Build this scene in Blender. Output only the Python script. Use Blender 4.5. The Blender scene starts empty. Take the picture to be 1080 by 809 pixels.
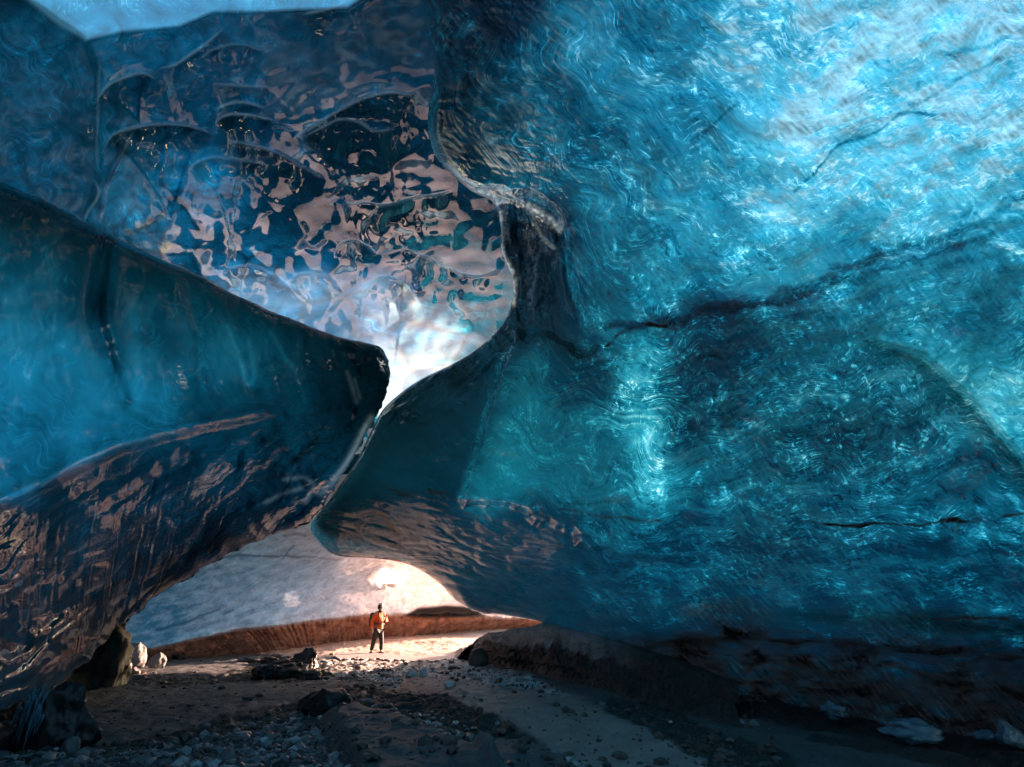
import bpy, bmesh, math, random
import numpy as np
from mathutils import Vector, Matrix

random.seed(7)
rng = np.random.default_rng(7)
S = bpy.context.scene
C = S.collection
R = math.radians

# ------------------------------------------------------------------ camera
PITCH = R(24.0)
F, CX, CY = 540.0, 540.0, 404.5
CAM = np.array([0.0, 0.0, 1.6])
cp, sp = math.cos(PITCH), math.sin(PITCH)

cam = bpy.data.objects.new('camera', bpy.data.cameras.new('camera'))
C.objects.link(cam)
cam.location = CAM
cam.rotation_euler = (R(90) + PITCH, 0, 0)
cam.data.sensor_width = 36
cam.data.lens = 36 * F / 1080
cam.data.clip_start = 0.05
cam.data.clip_end = 20000
S.camera = cam


def rays(px, py):
    x = (np.asarray(px, float) - CX) / F
    y = (CY - np.asarray(py, float)) / F
    v = np.stack([x, cp - y * sp, sp + y * cp], -1)
    return v / np.linalg.norm(v, axis=-1, keepdims=True)


def P(px, py, d):
    return CAM + rays(px, py) * np.asarray(d, float)[..., None]


def G(px, py, z=0.0):
    r = rays(px, py)
    t = (z - CAM[2]) / r[..., 2]
    return CAM + r * t[..., None]


def proj(x, y, z):
    x = np.asarray(x, float); y = np.asarray(y, float); z = np.asarray(z, float) - CAM[2]
    f = y * cp + z * sp
    u = -y * sp + z * cp
    f = np.where(f < 0.05, 0.05, f)
    return CX + F * x / f, CY - F * u / f


# ------------------------------------------------------------------ noise
_perm = rng.permutation(512)
_ga = rng.uniform(0, 2 * np.pi, 512)
_gx, _gy = np.cos(_ga).astype(np.float32), np.sin(_ga).astype(np.float32)
_perm = _perm.astype(np.int32)


def perlin(x, y, seed=0):
    x = np.asarray(x, np.float32) + np.float32(seed * 17.31 % 97)
    y = np.asarray(y, np.float32) + np.float32(seed * 9.77 % 89)
    xi = np.floor(x).astype(np.int32); yi = np.floor(y).astype(np.int32)
    xf = x - xi; yf = y - yi
    u = xf * xf * xf * (xf * (xf * 6 - 15) + 10)
    v = yf * yf * yf * (yf * (yf * 6 - 15) + 10)

    def g(ix, iy, dx, dy):
        h = _perm[(_perm[(ix + seed * 31) & 511] + iy) & 511]
        return _gx[h] * dx + _gy[h] * dy
    a = g(xi, yi, xf, yf); b = g(xi + 1, yi, xf - 1, yf)
    c = g(xi, yi + 1, xf, yf - 1); d = g(xi + 1, yi + 1, xf - 1, yf - 1)
    return ((a + u * (b - a)) + v * ((c + u * (d - c)) - (a + u * (b - a)))) * 1.5


def fbm(x, y, seed=0, o=4, gain=0.5):
    s = 0; a = 1.0; n = 0
    for i in range(o):
        s = s + a * perlin(x * 2 ** i, y * 2 ** i, seed + i)
        n += a; a *= gain
    return s / n


def ridged(x, y, seed=0, o=3):
    s = 0; a = 1.0; n = 0
    for i in range(o):
        s = s + a * (1 - np.abs(perlin(x * 2 ** i, y * 2 ** i, seed + i)) * 2)
        n += a; a *= 0.5
    return s / n


def sstep(a, b, x):
    t = np.clip((x - a) / (b - a), 0, 1)
    return t * t * (3 - 2 * t)


def seg_dist(px, py, pts, reach=None):
    """distance to a polyline, the signed side (positive below or right of travel) and the run 0..1"""
    pts = np.asarray(pts, float)
    if reach is not None:
        lo = pts.min(0) - reach; hi = pts.max(0) + reach
        m_ = (px > lo[0]) & (px < hi[0]) & (py > lo[1]) & (py < hi[1])
        B_ = np.full(np.shape(px), 1e6); S_ = np.ones(np.shape(px)); R_ = np.zeros(np.shape(px))
        if m_.any():
            a_, b_, c_ = seg_dist(px[m_], py[m_], pts)
            B_[m_] = a_; S_[m_] = b_; R_[m_] = c_
        return B_, S_, R_
    L = np.linalg.norm(np.diff(pts, axis=0), axis=1); cum = np.concatenate([[0], np.cumsum(L)])
    best = np.full(np.shape(px), 1e9); side = np.zeros(np.shape(px)); run = np.zeros(np.shape(px))
    for i in range(len(pts) - 1):
        ax, ay = pts[i]; bx, by = pts[i + 1]
        dx, dy = bx - ax, by - ay; l2 = dx * dx + dy * dy + 1e-9
        t = np.clip(((px - ax) * dx + (py - ay) * dy) / l2, 0, 1)
        ex = px - ax - t * dx; ey = py - ay - t * dy
        d = np.hypot(ex, ey)
        m = d < best
        best = np.where(m, d, best)
        side = np.where(m, np.sign(dx * ey - dy * ex), side)
        run = np.where(m, (cum[i] + t * L[i]) / cum[-1], run)
    return best, side, run


def spline(pts, n):
    """Catmull-Rom curve through pts, n samples evenly by length"""
    p = np.asarray(pts, float)
    p = np.vstack([2 * p[0] - p[1], p, 2 * p[-1] - p[-2]])
    out = []
    for i in range(1, len(p) - 2):
        t = np.linspace(0, 1, 24, endpoint=False)[:, None]
        a, b, c, d = p[i - 1], p[i], p[i + 1], p[i + 2]
        out.append(0.5 * (2 * b + (c - a) * t + (2 * a - 5 * b + 4 * c - d) * t ** 2 + (3 * b - a - 3 * c + d) * t ** 3))
    out.append(p[-2][None]); o = np.vstack(out)
    L = np.concatenate([[0], np.cumsum(np.linalg.norm(np.diff(o, axis=0), axis=1))])
    q = np.linspace(0, L[-1], n)
    return np.stack([np.interp(q, L, o[:, k]) for k in range(o.shape[1])], -1)


def coarse(f):
    """evaluate a smooth field on a thinned grid and interpolate it back"""
    def g(ctrl, px, py, *a):
        px = np.asarray(px, float); py = np.asarray(py, float)
        if px.ndim != 2 or px.size < 20000:
            return f(ctrl, px, py, *a)
        I = np.unique(np.linspace(0, px.shape[0] - 1, px.shape[0] // 4).astype(int)); J = np.unique(np.linspace(0, px.shape[1] - 1, px.shape[1] // 4).astype(int))
        r = f(ctrl, px[np.ix_(I, J)], py[np.ix_(I, J)], *a)
        ii = np.arange(px.shape[0]); jj = np.arange(px.shape[1])
        ki = np.clip(np.searchsorted(I, ii, 'right') - 1, 0, len(I) - 2); kj = np.clip(np.searchsorted(J, jj, 'right') - 1, 0, len(J) - 2)
        fi = ((ii - I[ki]) / (I[ki + 1] - I[ki]))[:, None]; fj = ((jj - J[kj]) / (J[kj + 1] - J[kj]))[None]
        def up(q):
            a_ = q[ki] * (1 - fi) + q[ki + 1] * fi
            return a_[:, kj] * (1 - fj) + a_[:, kj + 1] * fj
        return [up(q) for q in r] if isinstance(r, list) else up(r)
    return g


def poly_in(px, py, pts):
    ins = np.zeros(px.shape, bool); n = len(pts)
    for i in range(n):
        x1, y1 = pts[i]; x2, y2 = pts[(i + 1) % n]
        c = ((y1 > py) != (y2 > py)) & (px < (x2 - x1) * (py - y1) / (y2 - y1 + 1e-9) + x1)
        ins ^= c
    return ins
def soft_poly(px, py, pts, w=2.5):
    d, _, _ = seg_dist(px, py, list(pts) + [pts[0]])
    return sstep(-w, w, np.where(poly_in(px, py, pts), d, -d))


def scoops(X, Y, sx, sy, seed, jit=.8):
    u = X / sx; v = Y / sy
    iu = np.floor(u).astype(int); iv = np.floor(v).astype(int)
    best = np.full(X.shape, 9.0); sec = np.full(X.shape, 9.0)
    for a in (-1, 0, 1):
        for b in (-1, 0, 1):
            h = _perm[(_perm[(iu + a + seed * 7) & 511] + iv + b) & 511]; h2 = _perm[(h + 91) & 511]
            qx = iu + a + .5 + jit * (h / 511 - .5); qy = iv + b + .5 + jit * (h2 / 511 - .5)
            dq = (u - qx) ** 2 + (v - qy) ** 2
            sec = np.minimum(sec, np.maximum(best, dq)); best = np.minimum(best, dq)
    return best, sec


@coarse
def tps(ctrl, px, py):
    """thin plate interpolation of (x, y, value) control points"""
    c = np.asarray(ctrl, float); n = len(c); sc = 300.0
    X = c[:, :2] / sc

    def phi(r2):
        return r2 * np.log(r2 + 1e-12)
    D = ((X[:, None] - X[None]) ** 2).sum(-1)
    A = np.zeros((n + 3, n + 3)); A[:n, :n] = phi(D) + np.eye(n) * 0.002
    A[:n, n] = 1; A[:n, n + 1:] = X; A[n, :n] = 1; A[n + 1:, :n] = X.T
    w = np.linalg.solve(A, np.concatenate([c[:, 2], [0, 0, 0]]))
    x = np.asarray(px, float) / sc; y = np.asarray(py, float) / sc
    o = w[n] + w[n + 1] * x + w[n + 2] * y
    for i in range(n):
        o = o + w[i] * phi((x - X[i, 0]) ** 2 + (y - X[i, 1]) ** 2)
    return o


@coarse
def blend(ctrl, px, py, sig=55.0):
    """smooth average of control values, never overshoots; ctrl rows (x, y, v0, v1 ...)"""
    c = np.asarray(ctrl, float)
    acc = [0] * (c.shape[1] - 2); W = 0
    for r in c:
        d2 = (px - r[0]) ** 2 + (py - r[1]) ** 2
        w = 1.0 / (d2 + sig * sig) ** 2 * 1e8
        W = W + w
        for k in range(len(acc)):
            acc[k] = acc[k] + w * r[2 + k]
    return [a / W for a in acc]


class Canvas:
    def __init__(s, x0, y0, x1, y1, step=1.0):
        s.x0, s.y0, s.st = x0, y0, step
        s.w = int((x1 - x0) / step) + 1; s.h = int((y1 - y0) / step) + 1
        s.X, s.Y = np.meshgrid(x0 + np.arange(s.w) * step, y0 + np.arange(s.h) * step)

    def sample(s, a, px, py):
        u = np.clip((px - s.x0) / s.st, 0, s.w - 1.001); v = np.clip((py - s.y0) / s.st, 0, s.h - 1.001)
        i = u.astype(np.int32); j = v.astype(np.int32); fu = u - i; fv = v - j
        return (a[j, i] * (1 - fu) * (1 - fv) + a[j, i + 1] * fu * (1 - fv) + a[j + 1, i] * (1 - fu) * fv + a[j + 1, i + 1] * fu * fv)

    def lic(s, theta, src, length, h=1.0):
        """smear a noise along the flow theta: gives fibres that follow the flow"""
        vx = np.cos(theta).astype(np.float32); vy = np.sin(theta).astype(np.float32)
        src = src.astype(np.float32)
        acc = src.copy(); W = 1.0
        for sg in (1, -1):
            x, y = np.meshgrid(np.arange(s.w, dtype=np.float32), np.arange(s.h, dtype=np.float32))
            for k in range(length):
                i = np.clip(x, 0, s.w - 1.01).astype(np.int32); j = np.clip(y, 0, s.h - 1.01).astype(np.int32)
                x += sg * h * vx[j, i]; y += sg * h * vy[j, i]
                xc = np.clip(x, 0, s.w - 1.01); yc = np.clip(y, 0, s.h - 1.01)
                i = xc.astype(np.int32); j = yc.astype(np.int32); fu = xc - i; fv = yc - j
                w = 0.5 + 0.5 * math.cos(math.pi * (k + 1) / (length + 1))
                acc += w * ((src[j, i] * (1 - fu) + src[j, i + 1] * fu) * (1 - fv) + (src[j + 1, i] * (1 - fu) + src[j + 1, i + 1] * fu) * fv)
                W += w
        acc -= acc.mean(); acc /= acc.std() + 1e-9
        return acc


def flow_coords(box, vctrl, ang, stretch, adv, seed, calm=None, s1=70.0, s2=26.0, w2=.4):
    """coordinates stirred by an eddying flow; returns a sampler giving (along, across) in units of ten photo pixels"""
    cc = Canvas(*box, 3.0)
    psi = s1 * fbm(cc.X / s1, cc.Y / s1, seed, 2) + w2 * s2 * fbm(cc.X / s2, cc.Y / s2, seed + 3, 2)
    vy, vx = np.gradient(psi, 3.0); vx, vy = vy, -vx
    k = 1.0 / (np.sqrt((vx ** 2 + vy ** 2).mean()) + 1e-9)
    if calm is not None:
        k = k * blend(calm, cc.X, cc.Y, 50)[0]
    vx = vx * k; vy = vy * k
    x, y = cc.X.copy(), cc.Y.copy()
    for _ in range(14):
        a_ = cc.sample(vx, x, y); b_ = cc.sample(vy, x, y)
        x = x - a_ * adv / 14; y = y - b_ * adv / 14
    ca, sa = math.cos(R(ang)), math.sin(R(ang))
    U = (x * ca + y * sa) / stretch / 10
    if vctrl is None:
        V_ = (-x * sa + y * ca) / 10
    else:
        V_ = cc.sample(tps(vctrl, cc.X, cc.Y), x, y) / 10
    return lambda px, py: np.stack([cc.sample(U, px, py), cc.sample(V_, px, py), 0 * px], -1)


def caustic(X, Y, scale, seed, warp=.9, p=2.5):
    """net of bright curved filaments between dark cells, as light makes inside clear ice"""
    wx = X / scale + warp * fbm(X / scale / 2.4, Y / scale / 2.4, seed, 3) * 2; wy = Y / scale + warp * fbm(X / scale / 2.4, Y / scale / 2.4, seed + 5, 3) * 2
    r = np.clip(1 - np.abs(perlin(wx, wy, seed + 9)) * 2.4, 0, 1) ** p
    r2 = np.clip(1 - np.abs(perlin(wx * 2.1 + .3, wy * 2.1, seed + 11)) * 2.4, 0, 1) ** p
    m = np.clip(.5 + 1.2 * fbm(X / scale / 4, Y / scale / 4, seed + 13, 2), 0, 1.3)
    return r * m + .5 * r2 * (1.2 - m)


def flow(cv, ctrl, swirl, scale, seed, sig=70.0):
    c = [(x, y, math.cos(2 * R(a)), math.sin(2 * R(a))) for x, y, a in ctrl]
    a, b = blend(c, cv.X, cv.Y, sig)
    th = 0.5 * np.arctan2(b, a)
    return th + swirl * (fbm(cv.X / scale, cv.Y / scale, seed, 3) * 1.6)


# ------------------------------------------------------------------ mesh helpers
def link(name, me, mat=None, parent=None):
    o = bpy.data.objects.new(name, me); C.objects.link(o)
    if mat is not None and me is not None:
        me.materials.append(mat)
    if parent is not None:
        o.parent = parent
    return o


def tag(o, label=None, cat=None, group=None, kind=None):
    if label: o['label'] = label
    if cat: o['category'] = cat
    if group: o['group'] = group
    if kind: o['kind'] = kind
    return o


def mesh_np(name, V, Q, attrs=None, smooth=True, face=(0.0, 0.0, 1.6)):
    V = np.asarray(V, np.float32); Q = np.asarray(Q, np.int32)
    if face is not None:
        sub = Q[::97]; c_ = V[sub].mean(1); nn = np.cross(V[sub[:, 2]] - V[sub[:, 0]], V[sub[:, -1]] - V[sub[:, 1]])
        if np.sum(np.sign((nn * (np.asarray(face) - c_)).sum(1))) < 0:
            Q = np.ascontiguousarray(Q[:, ::-1])
    me = bpy.data.meshes.new(name)
    k = Q.shape[1]
    me.vertices.add(len(V)); me.vertices.foreach_set('co', V.ravel())
    me.loops.add(Q.size); me.loops.foreach_set('vertex_index', Q.ravel())
    me.polygons.add(len(Q))
    me.polygons.foreach_set('loop_start', np.arange(0, Q.size, k, dtype=np.int32))
    me.polygons.foreach_set('loop_total', np.full(len(Q), k, dtype=np.int32))
    me.polygons.foreach_set('use_smooth', np.full(len(Q), smooth))
    me.update(calc_edges=True)
    for n, a in (attrs or {}).items():
        a = np.asarray(a, np.float32)
        if a.ndim == 1:
            at = me.attributes.new(n, 'FLOAT', 'POINT'); at.data.foreach_set('value', a)
        else:
            at = me.attributes.new(n, 'FLOAT_VECTOR', 'POINT'); at.data.foreach_set('vector', a.ravel())
    return me


def grid_quads(nr, nc, off=0):
    i = np.arange(nr - 1)[:, None] * nc + np.arange(nc - 1)[None]
    return (np.stack([i, i + 1, i + nc + 1, i + nc], -1).reshape(-1, 4)) + off


def coons(T, B, L, Rr):
    """T,B: (nc,2) left to right;  L,Rr: (nr,2) top to bottom"""
    nc, nr = len(T), len(L)
    s = np.linspace(0, 1, nc)[None, :, None]; t = np.linspace(0, 1, nr)[:, None, None]
    A = (1 - t) * T[None] + t * B[None]
    D = (1 - s) * L[:, None] + s * Rr[:, None]
    E = (1 - s) * (1 - t) * T[0] + s * (1 - t) * T[-1] + (1 - s) * t * B[0] + s * t * B[-1]
    return A + D - E


def wrap_rim(px, py, d, chain, sign, n=14, inward=26.0, back=3.5):
    """rings that curl back from a silhouette edge so the mass has a real far side"""
    cx = px[chain]; cy = py[chain]
    k = 9
    def sm(a):
        ap = np.pad(a, k, mode='edge'); return np.convolve(ap, np.ones(2 * k + 1) / (2 * k + 1), 'valid')
    tx = np.gradient(sm(cx)); ty = np.gradient(sm(cy)); l = np.hypot(tx, ty) + 1e-9
    nx, ny = -ty / l * sign, tx / l * sign
    PX, PY, D = [], [], []
    for i in range(1, n + 1):
        a = i / n
        e = inward * (1 - math.cos(a * math.pi / 2)); b = back * (math.sin(a * math.pi / 2) * 0.35 + 0.65 * a * a)
        PX.append(cx + nx * e); PY.append(cy + ny * e); D.append(d[chain] + b)
    return np.array(PX), np.array(PY), np.array(D)


def add_wrap(px, py, d, quads, chain, sign, **kw):
    WX, WY, WD = wrap_rim(px, py, d, chain, sign, **kw)
    n0 = len(px); m = len(chain); k = WX.shape[0]
    idx = np.vstack([chain[None], n0 + np.arange(k * m).reshape(k, m)])
    q = np.stack([idx[:-1, :-1], idx[:-1, 1:], idx[1:, 1:], idx[1:, :-1]], -1).reshape(-1, 4)
    return (np.concatenate([px, WX.ravel()]), np.concatenate([py, WY.ravel()]), np.concatenate([d, WD.ravel()]), np.vstack([quads, q]))


# ------------------------------------------------------------------ materials
class NT:
    def __init__(s, name):
        s.m = bpy.data.materials.new(name); s.m.use_nodes = True
        s.t = s.m.node_tree; s.t.nodes.clear()
        s.out = s.t.nodes.new('ShaderNodeOutputMaterial')

    def n(s, typ, **kw):
        nd = s.t.nodes.new('ShaderNode' + typ)
        for k, v in kw.items():
            if k.startswith('i_'):
                nd.inputs[int(k[2:])].default_value = v
            else:
                setattr(nd, k, v)
        return nd

    def l(s, a, b):
        s.t.links.new(a, b)

    def attr(s, name):
        a = s.n('Attribute'); a.attribute_name = name
        return a

    def math(s, op, a, b=None, clamp=False):
        m = s.n('Math', operation=op); m.use_clamp = clamp
        for i, v in enumerate((a, b)):
            if v is None: continue
            if isinstance(v, (int, float)): m.inputs[i].default_value = v
            else: s.l(v, m.inputs[i])
        return m.outputs[0]

    def mix(s, f, a, b, mode='MIX'):
        m = s.n('MixRGB', blend_type=mode)
        for i, v in enumerate((f, a, b)):
            if isinstance(v, (int, float)): m.inputs[i].default_value = v
            elif isinstance(v, tuple): m.inputs[i].default_value = (*v, 1)
            else: s.l(v, m.inputs[i])
        return m.outputs[0]

    def ramp(s, f, stops, interp='LINEAR'):
        r = s.n('ValToRGB'); r.color_ramp.interpolation = interp
        e = r.color_ramp.elements
        while len(e) < len(stops): e.new(0.5)
        for el, (p, c) in zip(e, stops):
            el.position = p; el.color = (*c, 1)
        s.l(f, r.inputs[0])
        return r.outputs[0]

    def noise(s, vec, scale, detail=4, rough=0.55, dist=0.0):
        n = s.n('TexNoise'); n.inputs['Scale'].default_value = scale
        n.inputs['Detail'].default_value = detail; n.inputs['Roughness'].default_value = rough
        n.inputs['Distortion'].default_value = dist
        if vec is not None: s.l(vec, n.inputs['Vector'])
        return n


ICE_STOPS = [(0.0, (0.0010, 0.0080, 0.0125)), (0.22, (0.0015, 0.027, 0.045)), (0.42, (0.0030, 0.077, 0.124)),
             (0.62, (0.012, 0.215, 0.330)), (0.80, (0.100, 0.450, 0.570)), (1.0, (0.60, 0.86, 0.95))]


def ice_material(name, stops=ICE_STOPS, rough=0.06, bump=0.3, ior=1.31, diff=0.15, sc=(.20, .66, 1.6, 3.6), bamp=(1.0, .5, .25), silt_cols=((0.0035, 0.0035, 0.004), (0.020, 0.018, 0.018)), bdist=.06, gain=1.0, wet=False, cryst=1.0):
    """clear glacier ice: lets daylight through where it is thin (attribute 'clear'), with stirred layers and strands of
    bubbles inside (coordinates 'flow', strength 'amp'), frost-white bubbles and painted light ('bubble') and rock flour ('silt')"""
    m = NT(name)
    pos = m.n('NewGeometry').outputs['Position']
    clear = m.attr('clear').outputs['Fac']; bub = m.attr('bubble_light').outputs['Fac']; silt = m.attr('silt').outputs['Fac']; amp = m.attr('amp').outputs['Fac']
    fv = m.attr('flow').outputs['Vector']

    def n2(scale, detail=2.0, rough_=.5, dist=0.0):
        n = m.noise(fv, scale, detail, rough_, dist); n.noise_dimensions = '2D'
        return n.outputs[0]

    def ridge(x, k, p):
        r_ = m.math('SUBTRACT', 1.0, m.math('MULTIPLY', m.math('ABSOLUTE', m.math('SUBTRACT', x, .5)), k), True)
        return m.math('POWER', r_, p)
    big = n2(sc[0], 4, .55, .5)
    midn = n2(sc[1], 3, .55, .3)
    r1 = m.math('ADD', m.math('MULTIPLY', m.math('POWER', m.math('MULTIPLY', m.math('SUBTRACT', midn, .50), 4.5, True), 1.3), .9), m.math('MULTIPLY', ridge(midn, 8.0, 2.0), .30))
    sm = n2(sc[2], 2.5, .55, .3); r2 = m.math('ADD', m.math('MULTIPLY', m.math('POWER', m.math('MULTIPLY', m.math('SUBTRACT', sm, .52), 5.0, True), 1.4), .9), m.math('MULTIPLY', ridge(sm, 7.0, 2.0), .35))
    fn = n2(sc[3], 3, .6, .5); r3 = m.math('POWER', m.math('MULTIPLY', m.math('SUBTRACT', fn, .53), 6.0, True), 1.5)
    pa = m.noise(pos, .75, 4, .6); patch = m.math('MULTIPLY', m.math('SUBTRACT', pa.outputs[0], .40), 4.0, True)
    pb = m.noise(pos, 1.9, 3, .6, .5); patch2 = m.math('MULTIPLY', m.math('SUBTRACT', pb.outputs[0], .44), 5.0, True)
    t = m.math('MULTIPLY', m.math('SUBTRACT', big, .5), 2.5)
    t = m.math('ADD', t, m.math('MULTIPLY', m.math('SUBTRACT', midn, .5), 2.2))
    t = m.math('ADD', t, m.math('MULTIPLY', m.math('SUBTRACT', m.math('MULTIPLY', r1, patch), .16), 1.3))
    t = m.math('ADD', t, m.math('MULTIPLY', m.math('SUBTRACT', m.math('MULTIPLY', r2, patch2), .14), 1.3))
    t = m.math('ADD', t, m.math('MULTIPLY', m.math('SUBTRACT', m.math('MULTIPLY', r3, patch2), .06), 2.0))
    t = m.math('ADD', t, m.math('MULTIPLY', m.math('SUBTRACT', fn, .5), 1.1))
    cr = m.noise(pos, 2.6, 5, .62, 1.1).outputs[0]
    c1 = m.math('POWER', m.math('MULTIPLY', m.math('SUBTRACT', cr, .53), 7.0, True), 1.6)
    cr2 = m.noise(pos, 7.5, 4, .65, .9).outputs[0]
    c2 = m.math('POWER', m.math('MULTIPLY', m.math('SUBTRACT', cr2, .54), 8.0, True), 1.5)
    c3 = m.math('POWER', m.math('MULTIPLY', m.math('SUBTRACT', .44, cr2), 8.0, True), 1.5)
    t = m.math('ADD', m.math('MULTIPLY', t, .72), m.math('MULTIPLY', m.math('SUBTRACT', m.math('MULTIPLY', c1, patch2), .08), 1.5 * cryst))
    t = m.math('ADD', t, m.math('MULTIPLY', m.math('SUBTRACT', m.math('MULTIPLY', c2, patch), .05), 1.9 * cryst))
    t = m.math('SUBTRACT', t, m.math('MULTIPLY', c3, .7 * cryst))
    v = m.math('ADD', clear, m.math('MULTIPLY', m.math('MULTIPLY', t, amp), gain))
    col = m.ramp(v, stops)
    col = m.mix(m.math('MULTIPLY', bub, 1.0, True), col, (0.68, 0.75, 0.74))
    sn = m.noise(pos, 9.0, 6, 0.7)
    scol = m.ramp(m.math('ADD', m.math('MULTIPLY', sn.outputs[0], .5), m.math('MULTIPLY', sm, .5)), [(0.35, silt_cols[0]), (0.62, silt_cols[1])])
    sf = m.math('ADD', silt, m.math('MULTIPLY', m.math('MULTIPLY', m.math('SUBTRACT', midn, .5), 2.5), m.math('MULTIPLY', silt, 2.0, True)), True)
    col = m.mix(sf, col, scol)
    hgt = m.math('ADD', m.math('MULTIPLY', midn, bamp[0]), m.math('ADD', m.math('MULTIPLY', sm, bamp[1]), m.math('MULTIPLY', fn, bamp[2])))
    bp = m.n('Bump'); bp.inputs['Strength'].default_value = bump; bp.inputs['Distance'].default_value = bdist
    m.l(hgt, bp.inputs['Height'])
    di = m.n('BsdfDiffuse'); tr = m.n('BsdfTranslucent')
    m.l(col, di.inputs[0]); m.l(bp.outputs[0], di.inputs['Normal'])
    m.l(col, tr.inputs[0])
    mx = m.n('MixShader')
    m.l(m.math('ADD', diff, m.math('MULTIPLY', sf, 0.8), True), mx.inputs[0])
    m.l(tr.outputs[0], mx.inputs[1]); m.l(di.outputs[0], mx.inputs[2])
    gl = m.n('BsdfGlossy'); gl.inputs[0].default_value = (1, 1, 1, 1)
    m.l(m.math('ADD', rough, m.math('MULTIPLY', sf, 0.22)), gl.inputs['Roughness'])
    m.l(bp.outputs[0], gl.inputs['Normal'])
    fr = m.n('Fresnel'); fr.inputs[0].default_value = ior; m.l(bp.outputs[0], fr.inputs['Normal'])
    frs = m.math('MULTIPLY', fr.outputs[0], m.attr('wet').outputs['Fac']) 
    mx2 = m.n('MixShader'); m.l(frs, mx2.inputs[0]); m.l(mx.outputs[0], mx2.inputs[1]); m.l(gl.outputs[0], mx2.inputs[2])
    m.l(mx2.outputs[0], m.out.inputs['Surface'])
    return m.m


def simple(name, col, rough=0.6, bump=0.3, scale=20.0, var=0.35, metal=0.0, spec=0.5):
    m = NT(name)
    tc = m.n('TexCoord'); vec = tc.outputs['Object']
    n = m.noise(vec, scale, 5, 0.6)
    a = tuple(c * (1 - var) for c in col); b = tuple(min(1, c * (1 + var)) for c in col)
    cc = m.ramp(n.outputs[0], [(0.3, a), (0.7, b)])
    p = m.n('BsdfPrincipled'); m.l(cc, p.inputs['Base Color'])
    p.inputs['Roughness'].default_value = rough; p.inputs['Metallic'].default_value = metal
    p.inputs['Specular IOR Level'].default_value = spec
    bp = m.n('Bump'); bp.inputs['Strength'].default_value = bump; bp.inputs['Distance'].default_value = 0.02
    n2 = m.noise(vec, scale * 3, 5, 0.65); m.l(n2.outputs[0], bp.inputs['Height']); m.l(bp.outputs[0], p.inputs['Normal'])
    m.l(p.outputs[0], m.out.inputs['Surface'])
    return m.m


#@@ICE
# ================================================================== RIGHT WALL AND CEILING
cv = Canvas(340, -180, 1270, 850)
th = flow(cv, [(470, 40, 95), (540, 60, 110), (620, 40, 100), (700, 60, 130), (760, 150, 150), (900, 60, 155), (1050, 60, 160),
               (500, 150, 60), (560, 180, 40), (640, 200, 60), (700, 260, 150), (850, 250, 160), (1050, 200, 158),
               (640, 300, 70), (760, 330, 165), (900, 300, 160), (1060, 300, 160), (570, 300, 80), (430, 420, 150),
               (650, 400, 85), (690, 480, 60), (570, 430, 60), (800, 400, 175), (800, 480, 10), (900, 500, 160), (1000, 430, 45), (1060, 480, 50),
               (440, 480, 120), (440, 560, 15), (500, 600, 20), (560, 620, 15), (600, 560, 5), (700, 580, 3), (900, 560, 175), (1050, 560, 170),
               (800, 640, 3), (1050, 640, 3), (640, 700, 60), (800, 720, 55), (1050, 740, 50)], 1.0, 60.0, 3)
calm = blend([(560, 150, 1), (700, 100, 1.0), (650, 300, 1.2), (1000, 80, .6), (900, 250, .5), (850, 340, .3), (800, 450, 1.1), (1000, 480, .9),
              (430, 480, .6), (480, 600, .35), (800, 600, .35), (800, 720, .25), (600, 430, 1.1)], cv.X, cv.Y, 60)[0]
base_th = flow(cv, [(0, 0, 0)], 0, 60, 3)
sw = fbm(cv.X / 55, cv.Y / 55, 5, 3) * 1.9 + fbm(cv.X / 20, cv.Y / 20, 8, 2) * 0.8
th = th + sw * calm
def blur(a, n=1):
    for _ in range(n):
        p = np.pad(a, 1, mode='edge'); a = (p[1:-1, 1:-1] * 4 + (p[:-2, 1:-1] + p[2:, 1:-1] + p[1:-1, :-2] + p[1:-1, 2:]) * 2 + p[:-2, :-2] + p[2:, 2:] + p[:-2, 2:] + p[2:, :-2]) / 16
    return a
mid = caustic(cv.X, cv.Y, 14, 21) * 2 - 1
fine = perlin(cv.X / 4, cv.Y / 3, 23) * 1.5
VC = [(1080, 0, 0), (1080, 200, 200), (1080, 400, 400), (1080, 690, 690), (640, 345, 218), (760, 325, 214), (860, 300, 213), (940, 262, 213), (640, 600, 600), (800, 600, 600), (960, 600, 600), (700, 450, 380), (820, 430, 380), (760, 520, 500), (900, 130, 62), (1000, 90, 62),
      (800, 100, 25), (700, 100, 60), (640, 0, 30), (700, 0, -20), (520, 0, 170), (520, 150, 215), (460, 0, 260), (600, 100, 110), (480, 180, 270), (570, 190, 200), (440, 450, 500), (420, 560, 620), (520, 600, 630), (560, 430, 400), (1200, -100, -150), (450, -150, 250), (1250, 800, 800)]
FC = flow_coords((340, -190, 1280, 860), VC, -20, 3.0, 15, 25, s1=120.0, s2=46.0, w2=.25, calm=[(560, 150, 1.1), (700, 100, .8), (650, 300, .9), (1000, 80, .4), (900, 250, .35), (850, 320, .25), (800, 450, .65), (1000, 480, .65), (430, 480, .6), (480, 600, .4), (800, 600, .3), (1000, 620, .25), (800, 720, .2), (600, 430, 1.2)])
soft = fbm(cv.X / 90, cv.Y / 90, 41, 4)

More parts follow.
